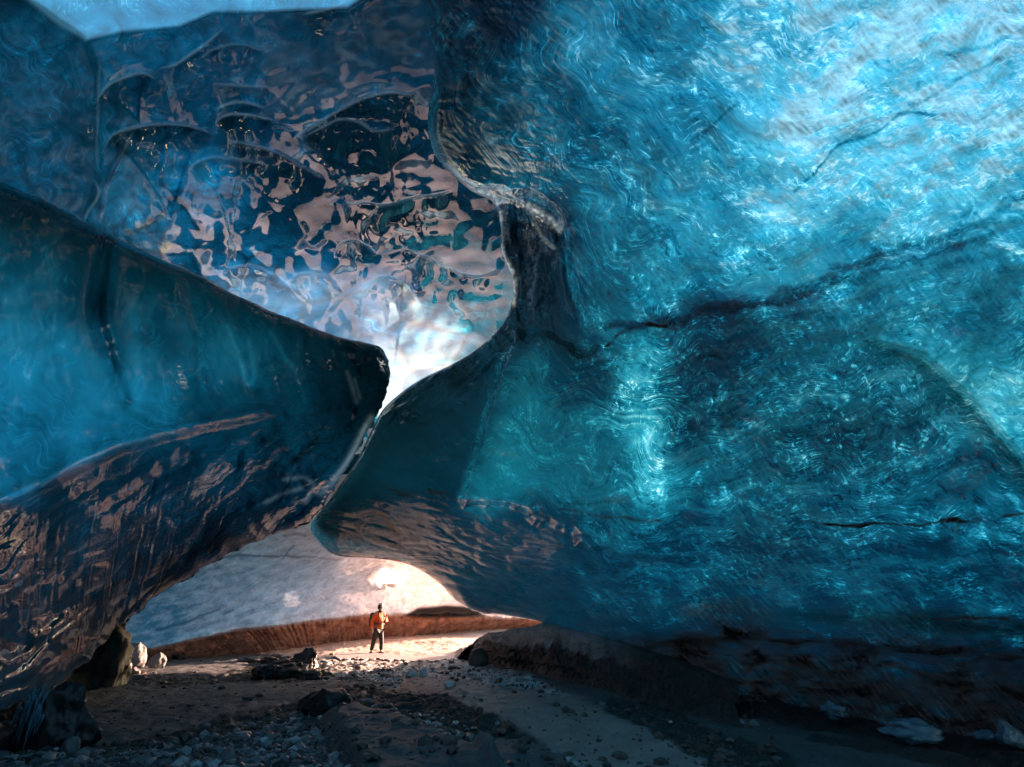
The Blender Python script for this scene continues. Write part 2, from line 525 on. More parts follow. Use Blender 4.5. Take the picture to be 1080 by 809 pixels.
# regional brightness painted in as thin ice; bright parts pass more daylight
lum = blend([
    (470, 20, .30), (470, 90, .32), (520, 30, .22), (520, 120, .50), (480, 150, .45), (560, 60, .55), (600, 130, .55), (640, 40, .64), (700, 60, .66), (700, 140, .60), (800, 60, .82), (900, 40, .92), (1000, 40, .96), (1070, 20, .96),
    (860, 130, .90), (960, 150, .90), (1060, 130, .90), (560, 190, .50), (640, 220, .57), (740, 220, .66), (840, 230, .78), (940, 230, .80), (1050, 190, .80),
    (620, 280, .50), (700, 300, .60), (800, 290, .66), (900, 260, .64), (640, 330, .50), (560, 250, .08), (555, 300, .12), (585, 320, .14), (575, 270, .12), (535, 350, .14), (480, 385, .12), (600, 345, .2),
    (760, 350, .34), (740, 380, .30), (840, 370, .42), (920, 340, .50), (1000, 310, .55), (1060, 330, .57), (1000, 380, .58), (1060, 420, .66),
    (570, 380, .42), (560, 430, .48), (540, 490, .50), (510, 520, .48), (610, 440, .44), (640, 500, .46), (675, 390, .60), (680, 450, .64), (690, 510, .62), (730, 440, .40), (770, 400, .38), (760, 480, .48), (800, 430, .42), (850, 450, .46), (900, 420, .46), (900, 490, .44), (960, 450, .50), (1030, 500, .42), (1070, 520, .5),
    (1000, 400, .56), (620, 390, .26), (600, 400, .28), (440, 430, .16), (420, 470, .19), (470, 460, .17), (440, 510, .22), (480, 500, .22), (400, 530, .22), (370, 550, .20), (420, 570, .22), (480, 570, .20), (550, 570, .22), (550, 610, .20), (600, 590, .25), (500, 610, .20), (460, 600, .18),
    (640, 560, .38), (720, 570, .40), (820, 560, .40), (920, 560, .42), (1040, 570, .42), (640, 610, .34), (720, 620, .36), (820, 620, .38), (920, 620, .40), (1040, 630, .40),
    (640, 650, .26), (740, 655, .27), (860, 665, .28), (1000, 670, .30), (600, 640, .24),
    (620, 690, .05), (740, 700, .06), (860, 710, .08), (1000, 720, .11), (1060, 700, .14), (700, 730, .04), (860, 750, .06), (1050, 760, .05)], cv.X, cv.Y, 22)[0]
amp = blend([(520, 60, .12), (640, 100, .17), (700, 200, .15), (900, 60, .18), (900, 230, .13), (850, 330, .13), (700, 420, .19), (900, 470, .19), (1000, 400, .15),
             (430, 470, .03), (480, 600, .035), (560, 280, .10), (800, 580, .14), (800, 650, .08), (800, 720, .05), (600, 440, .08)], cv.X, cv.Y, 50)[0]
wq = fbm(cv.X / 60, cv.Y / 60, 91, 3)
ux, uy = cv.X * .94 - cv.Y * .34, cv.X * .34 + cv.Y * .94
sa, sb = scoops(ux + 34 * wq, uy + 26 * np.roll(wq, 200, 1), 74, 36, 13)
sc2a, sc2b = scoops(ux + 20 * wq, uy + 16 * np.roll(wq, 200, 1), 27, 14, 17)
dim = blur(1 - np.minimum(sa, 1.1), 5); dim2 = blur(1 - np.minimum(sc2a, 1.1), 3)
dimw = blend([(560, 120, .6), (700, 200, 1), (950, 80, 1), (900, 250, .8), (800, 420, 1), (1000, 450, 1), (430, 480, .05), (500, 600, .15), (800, 600, .7), (800, 660, .2), (800, 720, 0), (560, 280, .1), (600, 440, .6)], cv.X, cv.Y, 50)[0]
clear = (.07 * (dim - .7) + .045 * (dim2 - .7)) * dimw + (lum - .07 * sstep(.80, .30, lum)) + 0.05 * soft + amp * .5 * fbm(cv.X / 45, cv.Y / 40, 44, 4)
bubble_light = .05 * np.clip(fbm(cv.X / 30, cv.Y / 22, 45, 5) * 2 - .5, 0, 1) * np.clip(lum * 2 - .6, 0, 1)
silt = np.zeros_like(clear)

wob7 = fbm(cv.X / 40, cv.Y / 40, 50, 3)
brk_n = fbm(cv.X / 26, cv.Y / 13, 59, 3)
# thin dark bands of rock flour frozen into the ice
def band(pts, w, strength, seed, brk=0.2, fs=26.0):
    d, sd, run = seg_dist(cv.X, cv.Y + wob7 * 7, pts, 90)
    ww = w * (0.55 + 1.0 * np.clip(np.roll(brk_n, seed * 13, 1) + brk, 0, 1) * 2)
    return strength * np.clip(1 - d / (ww + 1e-3), 0, 1) ** 0.7 * sstep(0, .06, run) * sstep(1.0, .97, run) if False else strength * np.clip(1 - d / (ww + 1e-3), 0, 1) ** 0.7
k = 0
k = k + band([(640, 345), (700, 338), (790, 320), (860, 300), (930, 268), (1000, 250), (1080, 208), (1270, 150)], 9, .34, 51)
k = k + band([(770, 325), (850, 312), (900, 293), (990, 268), (1090, 226), (1270, 170)], 7, .26, 52)
k = k + band([(700, 340), (760, 345), (860, 330), (960, 296), (1080, 260)], 5, .12, 57)
clear -= k * (0.75 + 0.25 * np.tanh(mid + fine))
k = band([tuple(p_) for p_ in spline([(838, 200), (862, 180), (884, 152), (920, 140), (950, 122), (985, 120)], 14)], 3.2, .24, 53, -.10) + band([(1000, 60), (1040, 48), (1100, 20)], 5, .14, 55, -.1) \
    + band([(730, 150), (760, 125), (780, 110)], 5, .14, 56, -.1) + band([(960, 110), (990, 100), (1010, 84), (1055, 62)], 5, .14, 58, -.15)
clear -= k
k = band([(850, 553), (900, 556), (960, 553), (1020, 550), (1110, 540), (1200, 530)], 2.2, .9, 61, .05, 18) + band([(960, 650), (1010, 652), (1085, 655), (1200, 660)], 2.4, .8, 62, .05, 18) \
    + band([(640, 365), (672, 342), (712, 345)], 2.5, .5, 63) + band([(590, 540), (650, 546), (720, 552)], 1.6, .4, 65) \
    + band([(400, 540), (412, 556), (420, 562)], 2.0, .8, 66) + band([(410, 513), (425, 522), (440, 520)], 1.8, .7, 67) + band([(452, 517), (470, 520), (480, 527)], 1.5, .7, 68) + band([(650, 690), (760, 672), (900, 680), (1080, 692), (1200, 700)], 9, .5, 69)
silt = np.clip(k, 0, 1)
e, sd, _ = seg_dist(cv.X, cv.Y, [(925, 362), (975, 376), (1012, 410), (1042, 442), (1075, 480), (1120, 540)]); sgx = np.where(sd > 0, -e, e)
clear += .12 * sstep(-3, 3, sgx) * np.exp(-np.clip(sgx, 0, 999) / 50) * sstep(910, 960, cv.X) * sstep(540, 470, cv.Y)
# pale seams: the shoulder on the right, the bright pillar, block edges
def seam(pts, w, s):
    d, _, _ = seg_dist(cv.X + 3 * wob7, cv.Y + 5 * wob7, spline(pts, 24), 5 * w + 10); return s * np.exp(-(d / w) ** 2) * (.6 + .4 * np.tanh(mid + fine))
clear += seam([(930, 362), (975, 380), (1010, 412), (1040, 440), (1068, 470)], 8, .22) + seam([(545, 352), (528, 385), (512, 440), (500, 480), (487, 524)], 3.5, .22) \
    + seam([(487, 526), (520, 530), (552, 534), (560, 548), (598, 556), (618, 574)], 3.5, .20) + seam([(450, 20), (458, 90), (452, 140), (462, 170), (500, 200)], 5, .14) \
    + seam([(500, 197), (545, 203), (580, 218), (598, 250), (600, 285), (618, 345)], 4, .35)
bubble_light += seam([(505, 203), (540, 208), (565, 222), (590, 240)], 3.5, .65) + seam([(528, 225), (528, 262), (540, 290), (541, 320)], 2.8, .55) + seam([(560, 222), (572, 250), (585, 262)], 2.0, .3)
pil = sstep(26, 10, np.abs(cv.X - (676 + (cv.Y - 430) * .10 + 7 * fbm(cv.X * 0, cv.Y / 30, 71)))) * sstep(345, 380, cv.Y) * sstep(552, 530, cv.Y)
clear += pil * (.05 + .07 * np.clip(fbm(cv.X / 9, cv.Y / 16, 72, 4) + .1, -.4, 1) * 2)
# the undercut foot: sediment-laden ice, slanting bands
foot = blend([(600, 640, 0), (640, 670, .1), (700, 655, 0), (860, 665, 0), (1060, 680, 0), (620, 690, .85), (720, 690, .8), (860, 705, .75), (1040, 725, .65), (640, 720, .95), (760, 735, .95), (900, 755, .95), (1060, 770, .95), (560, 600, 0), (470, 560, 0), (700, 600, 0), (1000, 600, 0), (1200, 600, 0), (1200, 700, .4)], cv.X, cv.Y, 14)[0]
slant = cv.lic(np.full_like(th, R(48)) + .25 * fbm(cv.X / 60, cv.Y / 60, 75), fbm(cv.X / 3.2, cv.Y / 3.2, 76, 2), 14)
silt = np.clip(silt + foot * (0.72 + 0.22 * np.tanh(slant) + .35 * fbm(cv.X / 26, cv.Y / 20, 77, 3)), 0, 1)
clear += foot * (.12 * np.clip(slant, -1, 2) + .1)

# outline, left edge then lip then foot
Lc = [(436, -190), (446, -60), (450, 0), (458, 70), (451, 130), (462, 168), (495, 200), (520, 214), (528, 240), (529, 265), (541, 298), (536, 330), (515, 358), (480, 382), (440, 402), (408, 427), (394, 450), (374, 490), (346, 528), (328, 553),
      (336, 572), (356, 586), (395, 589), (432, 596), (462, 614), (482, 634), (505, 646), (545, 651), (580, 660), (594, 685), (600, 720)]
Rc = [(1270, -190), (1270, -60), (1270, 0), (1270, 60), (1270, 110), (1270, 150), (1270, 190), (1270, 210), (1270, 235), (1270, 262), (1270, 290), (1270, 320), (1270, 350), (1270, 375), (1270, 400), (1270, 425), (1270, 450), (1270, 490), (1270, 530), (1270, 560),
      (1270, 580), (1270, 598), (1270, 610), (1270, 622), (1270, 640), (1270, 660), (1270, 680), (1270, 700), (1270, 730), (1270, 770), (1270, 850)]
LR = spline(np.hstack([np.array(Lc, float), np.array(Rc, float)]), 900)
nc = 620
s_ = np.linspace(0, 1, nc) ** 1.08
px = LR[:, None, 0] + s_[None] * (LR[:, None, 2] - LR[:, None, 0]); py = LR[:, None, 1] + s_[None] * (LR[:, None, 3] - LR[:, None, 1])
shape = px.shape
DR = [(440, -190, 5.8), (800, -190, 4.6), (1270, -190, 4.4), (450, 0, 7.1), (700, 0, 6.2), (1000, 0, 5.2), (1270, 0, 5.0), (455, 130, 9.0), (650, 130, 8.2), (900, 130, 6.6), (1270, 130, 5.6),
      (500, 200, 11.2), (620, 230, 10.2), (800, 250, 8.6), (1080, 250, 6.8), (1270, 250, 6.0), (541, 300, 12.6), (620, 330, 11.4), (760, 350, 9.9), (1000, 360, 7.8), (1270, 360, 6.6),
      (410, 425, 14.2), (480, 420, 13.4), (600, 440, 11.6), (760, 450, 9.6), (1000, 460, 7.6), (1270, 460, 6.8), (346, 528, 14.8), (450, 520, 13.6), (600, 530, 11.8), (800, 540, 9.6), (1080, 540, 7.6), (1270, 540, 7.0),
      (340, 575, 16.5), (430, 596, 17.6), (470, 560, 15.2), (600, 600, 12.8), (800, 610, 10.3), (1080, 620, 8.2), (1270, 620, 7.6), (490, 640, 18.2), (545, 651, 18.0), (580, 665, 17.6), (700, 665, 13.6), (850, 675, 11.2), (1080, 690, 9.2), (1270, 700, 8.6),
      (600, 700, 17.0), (700, 722, 14.2), (850, 755, 11.4), (1080, 790, 9.6), (1270, 840, 8.6)]
d = tps(DR, px, py)
# the undercut sets back under the blue wall
e, sd, _ = seg_dist(px, py, [(590, 668), (700, 668), (800, 674), (950, 682), (1080, 694), (1270, 712)])
below = np.where(sd > 0, e, -e)
d += 0.9 * sstep(-4, 22, below) * sstep(590, 640, px)
d -= 0.35 * np.exp(-((below + 16) / 16) ** 2)
# the dark ring sets back behind the big wall; the block stands proud
BLK = [tuple(p_) for p_ in spline([(480, 190), (520, 199), (560, 204), (586, 222), (598, 255), (602, 290), (616, 340)], 24)] + [tuple(p_) for p_ in spline([(617, 346), (628, 366), (612, 374), (592, 360), (572, 352), (556, 356)], 16)] + [tuple(p_) for p_ in spline([(545, 352), (528, 385), (512, 440), (500, 480), (487, 524)], 14)] \
    + [tuple(p_) for p_ in spline([(490, 530), (520, 531), (552, 536), (562, 549), (598, 557), (622, 578), (680, 590), (760, 596)], 20)] + [(1400, 600), (1400, -250), (300, -250), (300, 190)]
jx = px + 6 * fbm(px / 18, py / 18, 84, 3); jy = py + 6 * fbm(px / 18, py / 18, 85, 3)
d += .6 * (1 - soft_poly(jx, jy, BLK, 5)) * sstep(760, 600, px) * sstep(185, 215, py)
# shoulder on the right
e, sd, _ = seg_dist(px, py, [(925, 362), (975, 376), (1012, 410), (1042, 442), (1075, 480), (1120, 540)])
sh = np.where(sd > 0, e, -e)
d += -0.45 * np.exp(-np.clip(sh, 0, 999) / 40) * sstep(-6, 4, sh) * sstep(560, 500, py) * sstep(900, 950, px)
# scooped relief and fibres
bs = blend([(560, 100, 1), (700, 250, 1), (900, 100, .9), (430, 480, .25), (500, 580, .5), (800, 420, 1), (800, 600, .5), (800, 660, .2), (560, 280, .8)], px, py, 60)[0]
d += (0.16 * fbm(px / 85, py / 70, 81, 3) + cv.sample((.09 * dim + .025 * dim2) * dimw, px, py) + 0.04 * fbm(px / 26 + .8 * fbm(px / 60, py / 60, 83), py / 22, 82, 3)) * bs * d / 9
for pts, w_s, a_s in [([(505, 205), (540, 210), (568, 226), (588, 262), (594, 300), (606, 335)], 5, -.16), ([(527, 225), (530, 262), (541, 295), (540, 325), (520, 356)], 4, -.14), ([(556, 222), (570, 248), (582, 270)], 4, -.10), ([(548, 240), (556, 290), (552, 335)], 7, .16),
                      ([(400, 440), (440, 420), (480, 400), (530, 372)], 5, -.12), ([(440, 440), (480, 425), (510, 400)], 6, .10), ([(420, 425), (460, 408), (500, 384)], 4, .10)]:
    e, _, _ = seg_dist(px, py, spline(pts, 24), 60); d += a_s * np.exp(-(e / w_s) ** 2)
e_ = np.exp(-(np.hypot((px - 560) / 48, (py - 285) / 85)) ** 4)
d += e_ * (.22 * ridged(px / 26 + .5 * fbm(px / 30, py / 40, 93), py / 90, 92, 3) + .10 * fbm(px / 9, py / 26, 94, 3))
e_ = np.exp(-(seg_dist(px, py, [(410, 428), (450, 408), (500, 380), (530, 345)])[0] / 24) ** 2)
d += e_ * (.16 * ridged((px + py) / 22, (px - py) / 60, 95, 3))
dune = blend([(440, 480, .05), (440, 570, 1), (500, 600, 1.2), (560, 620, 1), (620, 560, .3), (700, 600, .15), (450, 410, .5), (560, 280, .3), (800, 300, 0), (800, 500, 0)], px, py, 40)[0]
d += dune * .07 * ridged(px / 34 + .5 * fbm(px / 40, py / 40, 87), (py - .25 * px) / 11, 88, 2)
d -= cv.sample(slant * foot, px, py) * 0.012
# rounded rim along the silhouette
e, _, _ = seg_dist(px[:, :140], py[:, :140], LR[::6, :2])
w = 13.0
d[:, :140] += 0.5 * (1 - np.sqrt(np.clip(1 - (np.clip(w - e, 0, w) / w) ** 2, 0, 1)))
pxf, pyf, df = px.ravel(), py.ravel(), d.ravel()
q = grid_quads(*shape)
chain = np.arange(shape[0]) * shape[1]
pxf, pyf, df, q = add_wrap(pxf, pyf, df, q, chain, -1, n=14, inward=30, back=4.5)
V = P(pxf, pyf, df)
at = {'clear': cv.sample(clear, pxf, pyf), 'bubble_light': np.clip(cv.sample(bubble_light, pxf, pyf), 0, 1), 'silt': cv.sample(silt, pxf, pyf), 'amp': cv.sample(amp * 1.30, pxf, pyf), 'wet': cv.sample(blend([(480, 40, .3), (470, 120, .4), (540, 100, .4), (620, 100, .7), (800, 100, 1), (800, 500, 1), (560, 270, 2.2), (530, 220, 2.2), (450, 410, 1.8), (440, 500, .8), (480, 600, 1.3), (800, 700, .8), (620, 250, .8), (640, 330, .8)], cv.X, cv.Y, 30)[0], pxf, pyf), 'flow': FC(pxf, pyf)}
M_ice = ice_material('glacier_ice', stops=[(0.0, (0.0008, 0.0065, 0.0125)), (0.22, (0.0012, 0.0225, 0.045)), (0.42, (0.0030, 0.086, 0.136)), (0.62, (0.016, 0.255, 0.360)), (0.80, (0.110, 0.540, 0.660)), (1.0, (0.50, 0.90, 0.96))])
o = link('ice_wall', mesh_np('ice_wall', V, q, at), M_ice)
tag(o, 'huge bright blue swirled ice wall and ceiling curving over the right of the cave', 'ice wall', kind='structure')

# ================================================================== UPPER DOME BEHIND (scalloped ceiling)
cv = Canvas(-190, -190, 700, 500)
X, Y = cv.X, cv.Y
mid = caustic(X, Y, 9, 121) * 2 - 1
fine = perlin(X / 3, Y / 3, 123)
FC = flow_coords((-200, -200, 710, 510), [(40, 60, 0), (60, 180, 100), (-100, 180, 190), (150, 110, -100), (150, 180, -90), (250, 180, -180), (250, 60, -150), (330, 60, -250), (400, 60, -310), (400, 150, -310), (330, 150, -240), (250, 260, -100), (350, 300, -100), (450, 260, -150), (450, 340, -60), (90, 0, -60)], 80, 4.0, 9, 125, s1=60, s2=24)
lum = blend([
    (40, 40, .34), (30, 100, .36), (70, 150, .34), (40, 180, .36), (90, 200, .34), (80, 90, .33), (95, 130, .30), (60, 10, .34),
    (140, 120, .27), (170, 110, .25), (200, 130, .27), (150, 160, .33), (190, 200, .54), (150, 220, .50), (230, 190, .54), (250, 210, .46), (210, 235, .50), (170, 180, .44), (130, 200, .40),
    (290, 190, .20), (280, 220, .24), (330, 200, .16), (320, 230, .18), (260, 150, .22), (230, 110, .26), (250, 80, .34), (190, 60, .36), (160, 50, .34), (230, 50, .34),
    (300, 60, .28), (340, 40, .24), (380, 30, .20), (430, 40, .22), (400, 90, .24), (440, 90, .22), (330, 90, .26), (300, 100, .28), (300, 150, .20), (350, 150, .20), (400, 130, .18), (430, 130, .15), (420, 160, .15),
    (450, 180, .18), (390, 220, .12), (420, 240, .12), (380, 240, .14), (340, 230, .16), (460, 220, .16), (510, 230, .16), (500, 270, .20), (470, 260, .20),
    (250, 290, .58), (290, 300, .60), (330, 310, .62), (270, 270, .45), (200, 250, .40), (240, 255, .3), (300, 270, .34), (340, 330, .46), (380, 330, .46), (410, 340, .50), (400, 362, .56), (430, 360, .46), (390, 310, .60), (370, 290, .42), (380, 270, .30), (430, 320, .48), (460, 350, .48), (440, 380, .52), (490, 320, .40), (520, 290, .26), (470, 300, .30), (450, 290, .28), (420, 425, .6), (300, 390, .25), (330, 430, .2), (380, 460, .25), (200, 340, .18), (120, 300, .2), (0, 330, .2), (150, 420, .12), (250, 460, .12), (-100, 350, .15), (480, 440, .25), (540, 380, .2), (560, 460, .15), (600, 300, .1),
    (-60, 60, .3), (150, -60, .4), (440, -60, .3)], X, Y, 16)[0]
# crisp edge of the pale patch at the top
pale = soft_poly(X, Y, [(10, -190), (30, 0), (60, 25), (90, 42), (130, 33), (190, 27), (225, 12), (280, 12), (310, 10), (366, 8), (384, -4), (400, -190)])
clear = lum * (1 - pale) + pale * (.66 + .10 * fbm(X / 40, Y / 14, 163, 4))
rims = []
def arc(pts, A, Lf, s=.5, w=2.2):
    rims.append((spline(pts, 40), A, Lf, s, w))
arc([(100, 110), (112, 92), (130, 82), (150, 77), (165, 84)], .35, 50)
arc([(108, 160), (120, 142), (150, 133), (180, 131), (205, 134), (225, 142)], .45, 55, .45)
arc([(198, 182), (208, 172), (225, 166), (245, 168), (275, 172)], .3, 45, .3)
arc([(226, 116), (240, 110), (258, 108), (280, 114)], .25, 30, .5)
arc([(226, 130), (240, 121), (262, 121), (290, 127)], .3, 30, .6)
arc([(312, 145), (330, 134), (355, 118), (380, 105), (410, 97), (432, 100), (442, 94)], .55, 55, .7)
arc([(318, 146), (340, 134), (358, 126), (378, 128), (395, 138), (416, 136)], .35, 45, .5)
arc([(170, 72), (185, 68), (200, 58), (215, 48), (236, 30)], .35, 30, .5)
arc([(210, 62), (230, 50), (255, 47), (280, 55)], .25, 35, .3)
arc([(240, 150), (262, 152), (290, 160), (312, 172), (345, 190)], .4, 40, .5)
arc([(225, 88), (250, 90), (285, 92)], .2, 25, .4)
arc([(360, 215), (385, 214), (410, 216), (440, 208), (460, 206), (480, 200)], .4, 55, .5)
arc([(352, 275), (356, 262), (368, 254), (384, 258), (398, 270)], .35, 45, .3)
arc([(400, 270), (430, 264), (470, 282), (500, 292), (530, 285)], .3, 40, .3)
arc([(230, 290), (250, 281), (275, 283), (300, 300), (315, 322)], .3, 45, .4)
arc([(300, 300), (320, 288), (345, 292), (362, 310)], .25, 45, .3)
arc([(380, 312), (400, 293), (428, 300), (445, 325)], .35, 50, .3)
arc([(100, 190), (104, 205), (92, 225), (88, 235)], .12, 20, .45)
arc([(140, 140), (125, 170), (112, 200), (106, 236)], .15, 30, .5)
arc([(320, 15), (350, 8), (370, 0)], .2, 30, .5)
arc([(105, 60), (103, 120), (102, 160), (104, 188)], .15, 30, .25)
arcd = np.zeros_like(X); dd = np.zeros_like(X); rimv = np.zeros_like(X)
for pts, A, Lf, s, w in rims:
    e, sd, run = seg_dist(X, Y, pts, 160)
    ends = sstep(0, .15, run) * sstep(1, .85, run)
    endd = np.minimum(np.hypot(X - pts[0][0], Y - pts[0][1]), np.hypot(X - pts[-1][0], Y - pts[-1][1]))
    cap = np.where((run <= 0.001) | (run >= .999), np.exp(-e / 8), 1.0) * (0.25 + 0.75 * ends)
    sg = np.where(sd > 0, e, -e)
    tv_ = np.sin(np.pi * np.clip(run, 0, 1)) ** .7 * (.7 + .9 * fbm(X / 24, Y / 24, 138, 2))
    dd += 1.15 * A * tv_ * sstep(-1.5, 2, sg) * np.exp(-np.clip(sg, 0, 999) / Lf) * cap
    dd -= 0.05 * A * np.exp(-np.abs(sg + 2) / 4) * cap
    arcd += (-.15 * np.exp(-np.clip(sg, 0, 999) / 26) * sstep(-1, 2, sg) + .10 * np.exp(-np.clip(-sg, 0, 999) / 12) * sstep(1, -1, sg)) * cap * np.clip(A * 2.5, 0, 1.2)  # shade below and light above each rim, painted into the ice colour
    tapr = np.sin(np.pi * np.clip(run, 0, 1)) ** .5
    rimv += .7 * s * np.exp(-(sg / (w * .62 * (.35 + .65 * tapr) * (1 + .5 * perlin(X / 22, Y / 22, 139)))) ** 2) * cap * (0.75 + .25 * np.tanh(mid))
# more, smaller scoops everywhere (melt scallops)
wx = X + 16 * fbm(X / 50, Y / 50, 131, 2); wy = Y + 14 * fbm(X / 50, Y / 50, 132, 2)
s1, s2 = scoops(wx, wy, 62, 44, 3)
s3, s4 = scoops(wx, wy, 34, 20, 5)
lower = blend([(100, 100, .15), (60, 180, .1), (200, 200, .12), (300, 60, .2), (420, 80, .12), (380, 190, .9), (300, 240, .9), (440, 260, 1), (350, 300, 1), (430, 350, 1), (500, 250, .9), (250, 130, .6)], X, Y, 40)[0]
relief = .26 * blur(1 - np.minimum(s1, 1.1), 4) * (.35 + lower) + .05 * blur(1 - np.minimum(s3, 1.1), 14) * lower + .10 * fbm(X / 34, Y / 24, 133, 2) * (lower + .15) + .03 * perlin(X / 30 + fbm(X / 40, Y / 40, 151, 2), Y / 13 + fbm(X / 40, Y / 40, 152, 2), 153) * lower
cells = np.exp(-(np.sqrt(s2) - np.sqrt(s1)) * 14)
cells2 = np.exp(-(np.sqrt(s4) - np.sqrt(s3)) * 9)
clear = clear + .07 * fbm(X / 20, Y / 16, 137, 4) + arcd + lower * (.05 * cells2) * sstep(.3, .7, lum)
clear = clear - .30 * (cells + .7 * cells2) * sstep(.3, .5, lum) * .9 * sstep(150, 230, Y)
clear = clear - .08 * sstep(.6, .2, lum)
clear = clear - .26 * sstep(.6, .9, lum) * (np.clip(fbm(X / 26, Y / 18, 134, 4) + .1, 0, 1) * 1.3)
bubble_light = np.clip(rimv, 0, .9) * .35 + .10 * pale + .32 * sstep(250, 320, Y + .25 * (X - 330)) * sstep(.38, .55, lum) * (.75 + .5 * np.clip(fbm(X / 18, Y / 12, 162, 4), -1, 1))  # rim glints and the white daylight glow painted in as whiteness
silt = np.zeros_like(X)
Dg_x = np.concatenate([np.linspace(-190, -10, 90, endpoint=False), np.linspace(-10, 600, 500)])
Dg_y = np.concatenate([np.linspace(-190, -10, 90, endpoint=False), np.linspace(-10, 450, 400), np.linspace(452, 480, 14)])
px, py = np.meshgrid(Dg_x, Dg_y)
DD = [(-190, -190, 6.5), (150, -190, 6.8), (450, -190, 7.4), (700, -190, 8), (-190, 0, 7.5), (30, 0, 8.2), (100, 0, 9.0), (250, 0, 9.2), (450, 0, 10.5), (700, 0, 11), (-190, 180, 9.0), (0, 180, 10.5), (90, 160, 11.6),
      (105, 100, 11.4), (150, 130, 12.6), (250, 140, 13.4), (400, 100, 13.5), (500, 150, 15), (150, 220, 14.5), (300, 220, 16.5), (420, 220, 17), (540, 250, 18), (700, 250, 17), (250, 300, 19.5), (350, 320, 22.0), (420, 360, 25.5), (500, 330, 22.5), (600, 400, 24), (400, 450, 31), (200, 450, 27), (-190, 450, 15), (0, 400, 15)]
d = tps(DD, px, py)
e, sd, _ = seg_dist(px, py, [(-190, -60), (0, -20), (30, 0), (90, 42), (104, 80), (104, 185), (90, 235), (80, 300)])
sg = np.where(sd > 0, e, -e)   # positive: left / below
d += -0.7 * sstep(-5, 5, sg) * np.exp(-np.clip(sg, 0, 999) / 160)
e, sd, _ = seg_dist(px, py, [(90, 42), (130, 33), (190, 27), (225, 12), (310, 10), (366, 8), (384, -4)])
sg = np.where(sd > 0, e, -e)
d += 0.45 * sstep(-3, 4, sg) * np.exp(-np.clip(sg, 0, 999) / 40)
d += cv.sample(dd + relief, px, py) * d / 11
d += (.10 * fbm(px / 60, py / 50, 141, 3)) 
shape = px.shape
V = P(px.ravel(), py.ravel(), d.ravel())
pxf, pyf = px.ravel(), py.ravel()
at = {'clear': cv.sample(clear, pxf, pyf), 'bubble_light': np.clip(cv.sample(bubble_light, pxf, pyf), 0, 1), 'silt': cv.sample(silt, pxf, pyf), 'wet': np.clip(cv.sample(blend([(40, 60, .12), (60, 180, .12), (150, 60, .12), (150, 130, .22), (150, 210, .15), (230, 200, .15), (250, 100, .2), (300, 50, .12), (400, 60, .12), (440, 20, .12), (290, 150, .35), (250, 260, 1), (300, 250, .9), (370, 130, .5), (420, 150, .4), (340, 190, .6), (400, 200, 1.0), (450, 200, .9),
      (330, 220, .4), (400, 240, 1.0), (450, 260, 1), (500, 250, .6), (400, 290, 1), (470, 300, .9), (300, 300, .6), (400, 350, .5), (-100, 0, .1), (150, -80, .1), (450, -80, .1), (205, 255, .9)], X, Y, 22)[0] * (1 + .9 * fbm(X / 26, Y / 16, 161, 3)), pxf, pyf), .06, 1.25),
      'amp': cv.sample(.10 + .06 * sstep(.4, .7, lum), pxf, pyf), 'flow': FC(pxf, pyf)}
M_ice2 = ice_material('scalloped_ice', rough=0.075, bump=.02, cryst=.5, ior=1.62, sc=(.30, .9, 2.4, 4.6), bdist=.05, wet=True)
q = grid_quads(*shape)
ridge_y = np.interp(pxf, [-190, 0, 100, 250, 350, 410], [100, 192, 238, 311, 353, 380])
hid = (pyf - ridge_y > 75) & (pxf < 140)
q = q[~hid[q].all(1)]      # hidden ceiling part cut away so daylight reaches the lobe from behind
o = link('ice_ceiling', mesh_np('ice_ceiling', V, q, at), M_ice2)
tag(o, 'dark teal scalloped ice ceiling with pink glints and a white glowing patch', 'ice ceiling', kind='structure')

# ================================================================== LEFT OVERHANGING LOBE
cv = Canvas(-190, 60, 440, 900)
X, Y = cv.X, cv.Y
edge_y = np.interp(X, [-190, 0, 85, 200, 400], [560, 531, 490, 452, 400])
lowm = sstep(-30, 20, Y - edge_y)
mid = caustic(X * .8 + Y * .6, (Y * .8 + X * .6) * 1.0, 16, 221) * 2 - 1
fine = perlin(X / 3, Y / 3, 223)
FC = flow_coords((-200, 50, 450, 910), [(0, 330, 0), (100, 330, -100), (200, 350, -200), (300, 380, -310), (360, 400, -390), (0, 440, 20), (100, 440, -70), (200, 440, -150), (300, 430, -280), (0, 600, 250), (100, 600, 320), (0, 700, 325), (60, 690, 360), (200, 560, 345), (300, 500, 340), (250, 480, 270), (150, 520, 240), (300, 550, 400), (380, 470, 300), (0, 210, -40), (200, 300, -220), (-150, 700, 220), (-150, 300, 150)], -50, 5.0, 8, 225, s1=60, s2=26)
